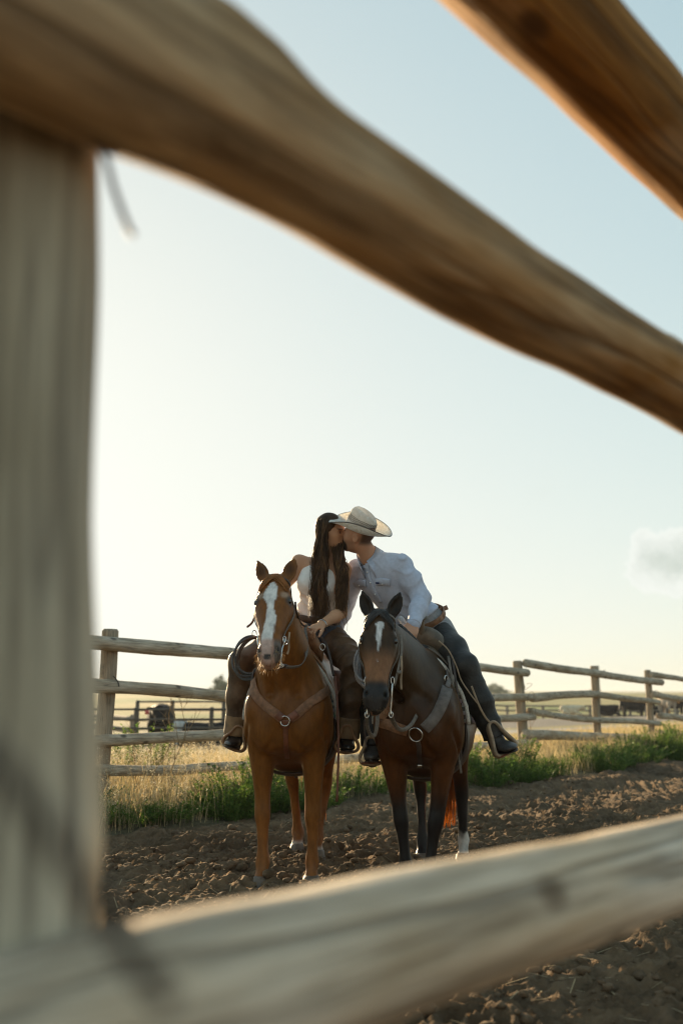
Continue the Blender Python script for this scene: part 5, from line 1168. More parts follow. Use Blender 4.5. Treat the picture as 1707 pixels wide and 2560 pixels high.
# woman body
wr_root = thing('person', (CH.w((0, .5, 0))[0], CH.w((0, .5, 0))[1], 1.2), 'long haired person in a white tank top leaning from the chestnut horse to kiss', 'person')
WT = [(-.06, .0, .10, .08, .09), (0, .0, .155, .105, .12), (.12, 0, .162, .108, .125), (.28, 0, .135, .095, .10), (.42, .0, .118, .088, .085), (.58, .005, .128, .098, .09), (.74, .005, .140, .102, .10), (.88, 0, .140, .082, .09), (.96, -.005, .09, .06, .065), (1.02, -.01, .05, .05, .05)]
def woman_torso(F_, inf=0): 
    u, lat, a, L_ = torso(F_, W['pel'], W['nb'], W['shl'], W['shr'], WT, inf)
    for sx in (-1, 1): F_.u(ell(W['pel'] + a * L_ * .67 + lat * sx * .066 + u * .066, (.060, .060, .062)), .035, inf)
    return u, lat, a, L_
B = Field(); u_w, lat_w, a_w, L_w = woman_torso(B)
for sh in ('shl', 'shr'): B.u(cap(W['nb'] - a_w * .03, W[sh] - a_w * .005, .045, .048), .04)
limb(B, [W['shl'], W['shl'] * .55 + W['ell'] * .45, W['ell'], W['ell'] * .7 + W['wrl'] * .3, W['wrl']], [.049, .044, .036, .039, .026]); limb(B, [W['shr'], W['shr'] * .55 + W['elr'] * .45, W['elr'], W['elr'] * .7 + W['wrr'] * .3, W['wrr']], [.049, .043, .036, .038, .026])
hd_w = hand_prims(B, W['wrl'], P(770, 1576, 6.08) - W['wrl'], (-.1, .35, -1), (-.2, -.6, .6), (.75, .8, .5), .92, .5)
hand_prims(B, W['wrr'], P(756, 1572, 6.14) - W['wrr'], (.0, .5, -1), (.5, -.5, .5), (.8, .8, .5), .92, .5)
limb(B, [W['nb'] - a_w * .03, W['nb'] + a_w * .03, HW - fw * .02 - nrm(uw) * .06], [.052, .048, .052], .03)
limb(B, [W['hl'], W['kl'], W['al']], [.085, .058, .045]); limb(B, [W['hr'], W['kr'], W['ar']], [.085, .058, .045])
Hw, axw = head_prims(B, HW, fw, uw, .95)
V, F_ = B.polygonise(.0055, 1)
def skin_col(V, base, lips, H, red):
    c = np.tile(base, (len(V), 1)) * (1 + .05 * SinNoise(5, 20, 6)(V)[:, None]); lp = blob(np.linalg.norm(V - H(.092, -.059), axis=1), .016, .026)[:, None]; c = c * (1 - lp) + np.array(red) * lp
    for s_ in (-1, 1):
        e = blob(np.linalg.norm(V - H(.082, .001, s_ * .031), axis=1), .006, .012)[:, None]; c = c * (1 - .75 * e); b = blob(np.abs((V - H(.078, .024, s_ * .032)) @ nrm(H(0, 1) - H(0, 0))), .003, .006) * blob(np.linalg.norm(V - H(.078, .024, s_ * .032), axis=1), .02, .026); c = c * (1 - .75 * b[:, None])
    return np.clip(c, 0, 1)
add('body', V, F_, 'skin', wr_root, True, skin_col(V, np.array([.52, .275, .155]), LIPS, Hw, (.38, .14, .11)))
# nails and ring would be below the picture's grain; ring and watch are visible
# tank top
T_ = Field(); woman_torso(T_, .008)
nbp, uu = W['nb'], u_w
for sh, o in (('shl', 1), ('shr', -1)): T_.sub(ell(W[sh] + lat_w * o * .034 + a_w * .012, (.066, .075, .098), (lat_w * o, u_w, a_w)), .012)
T_.sub(ell(nbp + a_w * .02 + uu * .04, (.062, .10, .115), (lat_w, uu, a_w)), .012); T_.sub(ell(nbp + a_w * .05 - uu * .02, (.068, .10, .075), (lat_w, uu, a_w)), .012)
for sx in (-1, 1): T_.u(cap(nbp + lat_w * sx * .080 + uu * .050 - a_w * .09, nbp + lat_w * sx * .074 + a_w * .010 - uu * .005, .030, .026), .012); T_.u(cap(nbp + lat_w * sx * .074 + a_w * .010 - uu * .005, nbp + lat_w * sx * .080 - uu * .06 - a_w * .08, .026, .03), .012)
T_.inter(plane(W['pel'] + a_w * L_w * .20, -a_w), .004); T_.mod(wr(41, 26, .0042, a_w + .35 * lat_w))
V, F_ = T_.polygonise(.006, 1); add('tank_top', V, F_, 'tank_cloth', wr_root)
# jeans waist, belt
J = Field(); woman_torso(J, .006); J.inter(plane(W['pel'] + a_w * L_w * .22, a_w), .004); limb(J, [W['hl'], W['hl'] * .5 + W['kl'] * .5], [.095, .08], .04); limb(J, [W['hr'], W['hr'] * .5 + W['kr'] * .5], [.095, .08], .04)
V, F_ = J.polygonise(.010, 1); add('jeans', V, F_, 'denim', wr_root)
def belt(Fld, pel, a, L_, lat, u, tt, w, mat, root, name='belt', off=.010, r=.2):
    an = np.arange(48) / 48 * 2 * np.pi; c = pel + a * L_ * tt; ts = np.linspace(.02, .3, 100); D = np.cos(an)[:, None] * lat + np.sin(an)[:, None] * u; Q = c + ts[None, :, None] * D[:, None]; f = Fld(Q); j = np.argmax(f > 0, 1); q = Q[np.arange(48), j] + D * off; q = np.concatenate([q, q[:1]]); D = np.concatenate([D, D[:1]]); V, F_ = ribbon(q, D, w, .006); return add(name, V, F_, mat, root), c + u * .1
BT = Field(); woman_torso(BT, .008); belt(BT, W['pel'], a_w, L_w, lat_w, u_w, .235, .042, 'leather_dark', wr_root)
# shotgun chaps
def leg_field(hip, knee, ank, r0, r1, r2, flare, seed):
    f = Field(); limb(f, [hip, hip * .45 + knee * .55, knee, knee * .5 + ank * .5, ank], [r0, (r0 + r1) / 2 + .006, r1, (r1 + r2) / 2 + .002, r2], .04); d = nrm(ank - knee); f.inter(plane(ank + d * .012, d), .004); f.mod(wr(seed, 14, .0055, nrm(nrm(ank - knee) + nrm(knee - hip)))); return f
for hip, kn, an_, sd_ in (('hl', 'kl', 'al', 51), ('hr', 'kr', 'ar', 55)):
    d = nrm(W[an_] - W[kn]); f = leg_field(W[hip], W[kn], W[an_], .098, .076, .068, 0, sd_)
    V, F_ = f.polygonise(.008, 1); add('chaps_leg', V, F_, 'chaps_brown', wr_root)
    c = Field(); c.u(cap(W[an_] - d * .115, W[an_] + d * .02, .0735, .076), .0); c.inter(plane(W[an_] + d * .02, d), .003); c.inter(plane(W[an_] - d * .105, -d), .003); c.mod(wr(sd_ + 2, 18, .003)); V, F_ = c.polygonise(.007, 1); add('chaps_cuff', V, F_, 'chaps_tan', wr_root)
def boot(ank, d, toe, mat, root, k=1.0, sole=None):
    d = nrm(d); toe = nrm(np.asarray(toe) - d * (np.asarray(toe) @ d) * .35); up = nrm(-d); lat = nrm(np.cross(toe, up)); up = np.cross(lat, toe); h0 = ank + d * .06 * k
    f = Field(); f.u(cap(ank - d * .06, h0, .052 * k, .046 * k), .02); f.u(loft(h0 + toe * -.055 * k, toe, up, [(-.01 * k, 0, .0, .022, .03, .03), (.03 * k, 0, 0, .036, .045, .034), (.09 * k, 0, -.004, .038, .042, .032), (.15 * k, 0, -.012, .045, .030, .024), (.20 * k, 0, -.016, .043, .023, .020), (.235 * k, 0, -.018, .030, .016, .015), (.255 * k, 0, -.018, .010, .008, .009)], 2.2), .03)
    V, F_ = f.polygonise(.006, 1); o = add('boot', V, F_, mat, root)
    sl = Field(); sl.u(loft(h0 + toe * -.055 * k - up * .038 * k, toe, up, [(-.01 * k, 0, 0, .022, .005, .006), (.03 * k, 0, 0, .036, .005, .006), (.15 * k, 0, 0, .047, .005, .005), (.21 * k, 0, 0, .042, .004, .005), (.258 * k, 0, .0, .012, .004, .004)], 2.5), 0); sl.u(ell(h0 - toe * .03 * k - up * .05 * k, (.034, .032, .018), (toe, lat, up)), .004)
    V, F_ = sl.polygonise(.005, 1); add('sole', V, F_, 'leather_dark', root, parent_of(o) if False else True) if False else add('sole', V, F_, 'leather_dark', o)
    return h0 + toe * .08 * k - up * .045 * k, toe, up, lat
sb = {}
sb['wr'] = boot(W['ar'], W['ar'] - W['kr'] * .6 - W['ar'] * .4, (-.05, -1, .10), 'boot_black', wr_root, .95); sb['wl'] = boot(W['al'], W['al'] - W['kl'] * .6 - W['al'] * .4, (.08, -1, .08), 'boot_black', wr_root, .95)
# watch, ring, necklace
fd = nrm(W['wrl'] - W['ell']); wc = W['wrl'] - fd * .012; s1_ = nrm(np.cross(fd, [0, 0, 1])); s2_ = np.cross(s1_, fd); t = np.linspace(0, 2 * np.pi, 30); q = wc + .0295 * (np.cos(t)[:, None] * s1_ + np.sin(t)[:, None] * s2_); V, F_ = ribbon(q, np.cos(t)[:, None] * s1_ + np.sin(t)[:, None] * s2_, .013, .004); add('watch', V, F_, 'metal', wr_root)
V, F_ = ball(hd_w[2] * 0 + W['wrl'] + hd_w[0] * .098 - hd_w[1] * .004 - hd_w[2] * .012, .006, 6, 8); add('ring', V, F_, 'metal', wr_root)
nk = [nbp + lat_w * .055 + a_w * .02 - uu * .02, nbp + lat_w * .055 + uu * .05 - a_w * .02, nbp + lat_w * .03 + uu * .095 - a_w * .10, nbp + uu * .118 - a_w * .165, nbp - lat_w * .03 + uu * .10 - a_w * .10, nbp - lat_w * .055 + uu * .05 - a_w * .02, nbp - lat_w * .055 + a_w * .02 - uu * .02]
C = catmull(nk, 16); V, F_ = merge([ball(c, .0055, 5, 6) for c in C]); add('necklace', V, F_, 'bead', wr_root); c = nbp + uu * .125 - a_w * .205; V, F_ = ellipse_ring(c, lat_w * .022, a_w * .028, .0055); add('pendant', V, F_, 'metal', wr_root)

# long hair
g_ = np.random.default_rng(9)
cap_f = Field(); k = .95
for a_, b_, r in ((-.022, .042, (.083, .100, .092)), (-.055, -.01, (.076, .062, .095))): cap_f.u(ell(HW + (fw * a_ + nrm(uw) * b_) * k, np.array(r) * k, axw), .03)
cap_f.sub(ell(HW + fw * .098 - nrm(uw) * .040, (.062, .072, .115), axw), .012); cap_f.mod(wr(91, 60, .0018, axw[0]))
V, F_ = cap_f.polygonise(.006, 1); add('hair_cap', V, F_, 'hair_brown', wr_root, True, np.tile([.05, .028, .014], (len(V), 1)) * (1 + .35 * SinNoise(7, 90, 6)(V)[:, None]))
def lock_col(L_, sides, seed):
    g2 = np.random.default_rng(seed); out_ = []
    for q in L_:
        n, m_ = q.shape[:2]; k1 = g2.random(n) ** 1.6; z = np.linspace(0, 1, m_); c = (np.array([.030, .017, .009]) * (1 - k1)[:, None] + np.array([.13, .070, .030]) * k1[:, None])[:, None] * (1 + .8 * z[None, :, None] ** 2); out_.append(np.repeat(c.reshape(-1, 3), sides, 0))
    return np.clip(np.concatenate(out_), 0, 1)
def locks(n, roots, ends, mid_bulge, seed, wave, r, seg=22):
    g2 = np.random.default_rng(seed); t = np.linspace(0, 1, seg)[None, :, None]; A, Bp, C_ = roots[:, None], mid_bulge[:, None], ends[:, None]
    q = (1 - t) ** 2 * A + 2 * t * (1 - t) * Bp + t ** 2 * C_; ph = (mid_bulge[:, 0] * 95 + g2.normal(size=n) * .7)[:, None, None]; fr = g2.uniform(12, 14.5, (n, 1, 1)); amp = wave * g2.uniform(.5, 1.2, (n, 1, 1)) * np.minimum(t * 2.2, 1)
    return q + amp * np.sin(fr * t + ph) * np.array([1, 0, 0]) + amp * .8 * np.cos(fr * t * .9 + ph * 1.3) * np.array([0, 1, 0])
def hair_mass(n, px0, px1, py_end, seed, depth, side, r):
    g2 = np.random.default_rng(seed); roots, mids, ends = [], [], []
    for i in range(n):
        a_ = g2.uniform(-.07, .01); c_ = side * g2.uniform(.030, .074); b_ = g2.uniform(.0, .10); roots.append(HW + (fw * a_ + nrm(uw) * b_ + axw[0] * c_) * k)
        x = g2.uniform(*px0); mids.append(P(x, g2.uniform(1400, 1430), depth + g2.normal() * .02)); ends.append(P(g2.uniform(*px1), py_end + g2.normal() * 20 - abs(g2.normal()) * 18, depth + .03 + g2.normal() * .02))
    return locks(n, np.array(roots), np.array(ends), np.array(mids), seed, .017, r)
sgn = 1 if axw[0] @ np.array([0, -1, 0]) > 0 else -1
allL = [hair_mass(330, (774, 812), (784, 814), 1538, 1, 6.33, sgn, .005), hair_mass(210, (850, 876), (842, 862), 1530, 2, 6.305, -sgn, .005), hair_mass(60, (774, 806), (780, 806), 1500, 3, 6.44, sgn, .005)]
V, F_ = merge([tubes(q, np.concatenate([np.linspace(.0028, .0042, 11), np.linspace(.0042, .0008, 11)]), 5) for q in allL]); o = add('hair_locks', V, F_, 'hair_brown', wr_root, True, lock_col(allL, 5, 1), kind='stuff')
fine = [hair_mass(420, (768, 816), (774, 824), 1545, 11, 6.325, sgn, .002), hair_mass(260, (846, 880), (836, 870), 1535, 12, 6.30, -sgn, .002)]
V, F_ = merge([tubes(q, np.linspace(.0013, .0006, 22), 3) for q in fine]); add('hair_strands', V, F_, 'hair_brown', wr_root, True, lock_col(fine, 3, 2), kind='stuff')

# ---- the man
mr = thing('person', (BY.w((0, .5, 0))[0], BY.w((0, .5, 0))[1], 1.2), 'bearded person in a pale blue snap shirt leaning from the bay horse to kiss', 'person')
MT = [(-.06, 0, .11, .09, .10), (0, 0, .165, .115, .125), (.12, 0, .168, .115, .125), (.30, 0, .150, .112, .105), (.46, 0, .150, .112, .10), (.62, 0, .162, .115, .105), (.76, 0, .172, .112, .11), (.88, -.005, .165, .09, .10), (.96, -.01, .10, .065, .07), (1.02, -.01, .06, .055, .055)]
B = Field(); u_m, lat_m, a_m, L_m = torso(B, M['pel'], M['nb'], M['shl'], M['shr'], MT, -.004)
limb(B, [M['shl'], M['ell'], M['wrl']], [.050, .040, .028]); limb(B, [M['shr'], M['elr'], M['wrr']], [.050, .040, .028])
hd_m = hand_prims(B, M['wrl'], P(1026, 1586, 6.00) - M['wrl'], (-.2, .45, -.8), (-.8, -.3, .3), (.6, .7, .45), 1.06, .4); hand_prims(B, M['wrr'], np.array([-.35, -.35, -.75]), (0, .6, .5), (-.6, -.6, 0), (.5, .5, .3), 1.05)
limb(B, [M['nb'] - a_m * .04, M['nb'] + a_m * .02, HM - fm * .025 - nrm(um) * .05], [.062, .058, .058], .03); limb(B, [M['hl'], M['kl'], M['al']], [.09, .064, .05]); limb(B, [M['hr'], M['kr'], M['ar']], [.09, .064, .05])
Hm, axm = head_prims(B, HM, fm, um, 1.02, True); V, F_ = B.polygonise(.0055, 1)
C = skin_col(V, np.array([.48, .245, .145]), LIPS, Hm, (.30, .13, .10))
loc = np.stack([(V - HM) @ axm[1], (V - HM) @ nrm(np.cross(axm[0], axm[1]) if True else um), (V - HM) @ axm[0]], 1) / 1.02; upm = axm[2]; loc[:, 1] = (V - HM) @ upm / 1.02
gt = (blob(np.hypot((loc[:, 0] - .078) / .9, (loc[:, 1] + .078)), .028, .042) * (loc[:, 1] < -.035)); stub = sst(-.02, -.05, loc[:, 1]) * sst(-.02, .01, loc[:, 0]) * (loc[:, 1] > -.14) * (np.linalg.norm(V - HM, axis=1) < .16); lipm = blob(np.linalg.norm(V - Hm(.094, -.060), axis=1), .010, .016); mu = np.clip(np.maximum(gt, .35 * stub) - lipm, 0, 1)[:, None]; C = C * (1 - mu) + np.array([.035, .024, .018]) * mu
hr = (sst(-.035, -.055, loc[:, 0] + .35 * (loc[:, 1] - .0)) * sst(-.06, -.03, loc[:, 1]) * (np.linalg.norm(V - HM, axis=1) < .16))[:, None]; C = C * (1 - .8 * hr) + np.array([.03, .02, .014]) * .8 * hr
add('body', V, F_, 'skin', mr, True, np.clip(C, 0, 1))
# shirt
S = Field(); torso(S, M['pel'], M['nb'], M['shl'], M['shr'], MT, .012)
for sh in ('shl', 'shr'): S.u(cap(M['nb'] - a_m * .035, M[sh], .055, .052), .04)
for sh, el_, w_ in (('shl', 'ell', 'wrl'), ('shr', 'elr', 'wrr')):
    limb(S, [M[sh], M[sh] * .5 + M[el_] * .5, M[el_], M[el_] * .55 + M[w_] * .45, M[w_]], [.060, .063, .056, .053, .042], .035)
    dv = nrm(M[w_] - M[el_])
S.inter(plane(M['pel'] + a_m * L_m * .13, -a_m), .004); fl = wr(61, 20, .0062, nrm(a_m + .7 * lat_m)); fl2 = wr(65, 30, .003); S.mod(fl); S.mod(fl2)
V, F_ = S.polygonise(.0065, 1); add('shirt', V, F_, 'shirt_cloth', mr)
SF = S
def on_shirt(px, py, off=.004):
    r = ray(px, py); r = r / r[1]; ts = np.linspace(5.8, 7.0, 300); Q = np.array([0, 0, CAMZ]) + ts[:, None] * r; f = SF(Q); j = np.nonzero(f < 0)[0]; i = j[0] if len(j) else int(np.argmin(f)); q = Q[i]
    g2 = SF.grad(q[None])[0]; return q + nrm(g2) * off, nrm(g2)
def shirt_strap(name, pxs, w, th, mat='shirt_cloth', off=.003, parent=None, n=6):
    H_ = [on_shirt(*p_, off) for p_ in pxs]; C = catmull([h_[0] for h_ in H_], n); Nn = catmull([h_[1] for h_ in H_], n); V, F_ = ribbon(C, Nn, w, th); return add(name, V, F_, mat, parent or mr)
shirt_strap('placket', [(918, 1408), (921, 1430), (927, 1455), (938, 1480), (952, 1505)], .030, .005, off=.006)
for p_ in ((921, 1430), (928, 1456), (939, 1483)):
    q, n_ = on_shirt(*p_, .011); V, F_ = ball(q, .0052, 6, 8); add('snap', V, F_, 'snap', mr)
for pl in ([(888, 1462), (902, 1457), (916, 1458)], [(941, 1455), (958, 1453), (975, 1456)]):
    o = shirt_strap('pocket_flap', pl, .044, .007, off=.009)
    q, n_ = on_shirt(pl[1][0], pl[1][1] + 5, .015); V, F_ = ball(q, .0042, 6, 8); add('snap', V, F_, 'snap', o)
shirt_strap('chest_label', [(942, 1456), (950, 1456)], .011, .002, 'patch_navy', .015)
shirt_strap('yoke_seam', [(975, 1420), (985, 1440), (992, 1462), (1000, 1485)], .004, .003, off=.002)
# collar: two folded wings around the neck
nbm = M['nb']; t = np.linspace(.42, 2 * np.pi - .42, 44)
ring = lambda rr, dz, tilt: nbm + a_m * (.012 + dz) + rr * (np.cos(t)[:, None] * (u_m * 1.0) + np.sin(t)[:, None] * lat_m) - a_m * tilt * np.maximum(np.cos(t), -.2)[:, None]
top = ring(.072, .045, .03); bot = ring(.094, -.012, .055); inn = ring(.068, .0, .03); n = len(t)
wing = np.exp(-((np.abs(t - np.pi) - (np.pi - .42)) / .35) ** 2)[:, None]; bot = bot - a_m * .034 * wing + u_m * .022 * wing; top = top + u_m * .012 * wing; V = np.concatenate([inn, top, bot]); ii = np.arange(n); F_ = np.concatenate([np.stack([ii[:-1] + o1, ii[1:] + o1, ii[1:] + o2, ii[:-1] + o2], 1) for o1, o2 in ((0, n), (n, 2 * n))]); co = add('collar', V, F_, 'shirt_cloth', mr); md = co.modifiers.new('thick', 'SOLIDIFY'); md.thickness = .004
for w_, e_, in (('wrl', 'ell'), ('wrr', 'elr')):
    d = nrm(M[w_] - M[e_]); f = Field(); f.u(cap(M[w_] - d * .055, M[w_] + d * .008, .045, .043), 0); f.inter(plane(M[w_] + d * .008, d), .003); f.inter(plane(M[w_] - d * .06, -d), .003); V, F_ = f.polygonise(.006, 1); add('cuff', V, F_, 'shirt_cloth', mr)
J = Field(); torso(J, M['pel'], M['nb'], M['shl'], M['shr'], MT, .008); J.inter(plane(M['pel'] + a_m * L_m * .17, a_m), .004); limb(J, [M['hl'], M['hl'] * .4 + M['kl'] * .6], [.108, .09], .04); limb(J, [M['hr'], M['hr'] * .4 + M['kr'] * .6], [.108, .09], .04); J.mod(wr(71, 20, .004)); V, F_ = J.polygonise(.009, 1); add('jeans', V, F_, 'pale_denim', mr)
BM = Field(); torso(BM, M['pel'], M['nb'], M['shl'], M['shr'], MT, .016); belt(BM, M['pel'], a_m, L_m, lat_m, u_m, .155, .040, 'leather_tan', mr)
px_ribbon([(1066, 1540, 6.40), (1085, 1532, 6.42), (1103, 1524, 6.44), (1118, 1518, 6.46)], .030, .006, 'leather_tan', 'belt_end', mr)
for hip, kn, an_, sd_ in (('hl', 'kl', 'al', 81), ('hr', 'kr', 'ar', 85)):
    f = leg_field(M[hip] + (0, -.01, -.01), M[kn], M[an_], .106, .084, .072, 0, sd_); V, F_ = f.polygonise(.008, 1); add('chaps_leg', V, F_, 'chaps_black', mr)
sb['ml'] = boot(M['al'], M['al'] - M['kl'] * .6 - M['al'] * .4, (.28, -1, .04), 'boot_worn', mr, 1.05); sb['mr'] = boot(M['ar'], M['ar'] - M['kr'] * .6 - M['ar'] * .4, (-.05, -1, .05), 'boot_worn', mr, 1.05)
# straw hat
def straw():
    m = bpy.data.materials.new('straw'); m.use_nodes = True; nt = m.node_tree; N = nt.nodes; N.clear(); LK = nt.links.new
    o = N.new('ShaderNodeOutputMaterial'); b = N.new('ShaderNodeBsdfPrincipled'); tr = N.new('ShaderNodeBsdfTranslucent'); mx = N.new('ShaderNodeMixShader'); mx.inputs[0].default_value = .45
    t = N.new('ShaderNodeTexCoord'); n = N.new('ShaderNodeTexNoise'); n.inputs['Scale'].default_value = 90; n.inputs['Detail'].default_value = 4; LK(t.outputs['Object'], n.inputs['Vector'])
    r = N.new('ShaderNodeValToRGB'); r.color_ramp.elements[0].position = .35; r.color_ramp.elements[0].color = (.74, .68, .58, 1); r.color_ramp.elements[1].position = .6; r.color_ramp.elements[1].color = (.93, .90, .84, 1); LK(n.outputs['Fac'], r.inputs[0])
    LK(r.outputs[0], b.inputs['Base Color']); LK(r.outputs[0], tr.inputs[0]); b.inputs['Roughness'].default_value = .75; bp = N.new('ShaderNodeBump'); bp.inputs['Strength'].default_value = .3; bp.inputs['Distance'].default_value = .003; LK(n.outputs['Fac'], bp.inputs['Height']); LK(bp.outputs[0], b.inputs['Normal'])
    LK(b.outputs[0], mx.inputs[1]); LK(tr.outputs[0], mx.inputs[2]); LK(mx.outputs[0], o.inputs[0]); MAT['straw'] = m
straw(); material('hat_band', (.035, .022, .018), .5, .1, bump=0); material('hat_hole', (.05, .032, .022), .9, .1, bump=0)
hu = nrm(um - .24 * fm); hf = nrm(np.array([-.93, .20, 0])); hf = nrm(hf - hu * (hf @ hu)); hl_ = np.cross(hu, hf); hc = HM + um * .040 - fm * .004
hat = thing('cowboy_hat', hc, 'cream straw cowboy hat with a vented crown, on the kissing man', 'hat')
NA = 72; th = np.arange(NA) / NA * 2 * np.pi; HP = lambda x, y, z: hc + x[..., None] * hf + y[..., None] * hl_ + z[..., None] * hu
cf, sf = np.cos(th), np.sin(th); rows = []
zt = np.array([0, .02, .05, .08, .105, .122, .130]) * 1.0; sc_ = np.array([1, .985, .955, .93, .88, .74, .45])
for z, s_ in zip(zt, sc_):
    zz = z * (1 + .16 * cf) ; dent = 0
    x, y = .100 * s_ * cf, .081 * s_ * sf
    if z > .1: zz = zz - (.034 * np.exp(-(y / .026) ** 2)) * (z - .1) / .03 * (1 - .2 * cf); 
    if z >= .05: y = y * (1 - .16 * np.exp(-((cf - .62) / .3) ** 2) * min(1, (z - .03) / .06))
    rows.append(HP(x, y, zz))
rows.append(HP(np.zeros(NA), np.zeros(NA), np.full(NA, .096)))
V = np.concatenate(rows); nr_ = len(rows); ii = np.arange(nr_ * NA).reshape(nr_, NA); F_ = np.stack([ii[:-1], np.roll(ii[:-1], -1, 1), np.roll(ii[1:], -1, 1), ii[1:]], -1).reshape(-1, 4); crown = add('crown', V, F_, 'straw', hat); md = crown.modifiers.new('sub', 'SUBSURF'); md.levels = md.render_levels = 1
rows = []; us = np.linspace(0, 1, 9)
for u_ in us:
    rx, ry = .100 + .104 * u_, .081 + .086 * u_; lift = (.066 * np.abs(sf) ** 1.8 + .030 * np.maximum(-cf, 0) ** 2 - .020 * np.maximum(cf, 0) ** 3) * u_ ** 1.7; rows.append(HP(rx * cf, ry * sf * (1 - .22 * np.abs(sf) ** 2 * u_ ** 2), lift))
V = np.concatenate(rows); ii = np.arange(len(rows) * NA).reshape(len(rows), NA); F_ = np.stack([ii[:-1], np.roll(ii[:-1], -1, 1), np.roll(ii[1:], -1, 1), ii[1:]], -1).reshape(-1, 4); brim = add('brim', V, F_, 'straw', hat); md = brim.modifiers.new('thick', 'SOLIDIFY'); md.thickness = .0035
V, F_ = tube(rows[-1], .003, 6, True); add('brim_edge', V, F_, 'hat_band', brim); V, F_ = tube(HP(.1005 * cf, .0815 * sf, np.full(NA, .004)), .004, 6, True); add('hat_band', V, F_, 'hat_band', hat)
# woven vents round the crown
HV = []
for r_ in range(4):
    for j in range(38):
        a_ = (j + .5 * (r_ % 2)) / 38 * 2 * math.pi; z = .050 + r_ * .0085; s_ = .985 - (z - .02) * 1.0; zz = z * (1 + .16 * math.cos(a_)); xx, yy_ = .1012 * s_ * math.cos(a_), .0822 * s_ * math.sin(a_) * (1 - (.16 * math.exp(-((math.cos(a_) - .62) / .3) ** 2) * min(1, max(0, (z - .03) / .06)) if z >= .05 else 0)); c = hc + xx * hf + yy_ * hl_ + zz * hu
        n_ = nrm(math.cos(a_) / .1 * hf + math.sin(a_) / .08 * hl_); sd = np.cross(hu, n_); V = np.array([c + hu * .0056, c + sd * .0044, c - hu * .0056, c - sd * .0044]) + n_ * .0016; HV.append((V, np.array([[0, 1, 2, 3]])))
V, F_ = merge(HV); add('vent_holes', V, F_, 'hat_hole', crown, False, kind='stuff')

# ------------------------------------------------------------------ stirrups, fenders (parts of the saddles)
def stirrup(rt, foot, top, w, mat, tread='leather_edge'):
    c, toe, up, lat = foot; top = np.asarray(top, float); upd = nrm(top - c); la = nrm(lat - upd * (lat @ upd)); la = la if la[0] > 0 else -la
    b = c - upd * .006; hh = np.linalg.norm(top - c); pts = [b + la * -.03, b + la * .03, b + la * .064 + upd * .014, b + la * .070 + upd * .045, b + la * .045 + upd * hh * .6, b + la * .022 + upd * hh * .97, b - la * .022 + upd * hh * .97, b - la * .045 + upd * hh * .6, b - la * .070 + upd * .045, b - la * .064 + upd * .014]
    C = catmull(pts, 5, True); C = np.concatenate([C, C[:1]]); cc = C.mean(0); nrmls = C - cc; V, F_ = ribbon(C, nrmls, .052, .016); st = add('stirrup', V, F_, mat, rt)
    V, F_ = ribbon(np.array([b - la * .060 + upd * .004, b, b + la * .060 + upd * .004]), upd, .058, .010); add('tread', V, F_, tread, st); return top
def fender(rt, h, p0, p1, p2, mat, name='fender'):
    C = catmull([p0, p1, p2], 10); n = len(C); t = np.linspace(0, 1, n); w = np.interp(t, [0, .25, .6, .85, 1], [.10, .17, .19, .11, .05]); nx = nrm(np.array([p1[0] - h.w((0, .5, 1))[0], -.35, .1])); V, F_ = ribbon(C, nx, w, .008); add(name, V, F_, mat, rt)
tw = {k_: v[0] - (v[0] - P(0, 0, 1) * 0)[0] * 0 for k_, v in sb.items()}
stirrup(wsad, sb['wr'], P(604, 1815, 6.22), .05, 'saddle_leather'); stirrup(wsad, sb['wl'], P(866, 1812, 6.22), .05, 'saddle_leather'); stirrup(msad, sb['ml'], P(1224, 1806, 6.06), .05, 'leather_edge', 'leather_russet'); stirrup(msad, sb['mr'], P(926, 1842, 6.16), .05, 'leather_edge', 'leather_russet')
fender(wsad, CH, CH.w((-.27, .44, 1.25)), CH.w((-.345, .36, .98)), P(606, 1808, 6.24), 'leather_russet'); fender(wsad, CH, CH.w((.27, .44, 1.25)), CH.w((.345, .36, .98)), P(864, 1806, 6.24), 'leather_russet')
fender(msad, BY, BY.w((.27, .44, 1.25)), BY.w((.36, .32, .98)), P(1214, 1800, 6.10), 'leather_dark'); fender(msad, BY, BY.w((-.27, .44, 1.25)), BY.w((-.345, .36, .98)), P(930, 1836, 6.2), 'leather_dark')
px_ribbon([(1178, 1715, 6.0), (1196, 1762, 6.0), (1212, 1792, 6.02), (1224, 1806, 6.03)], .012, .005, 'leather_edge', 'stirrup_strap', msad)

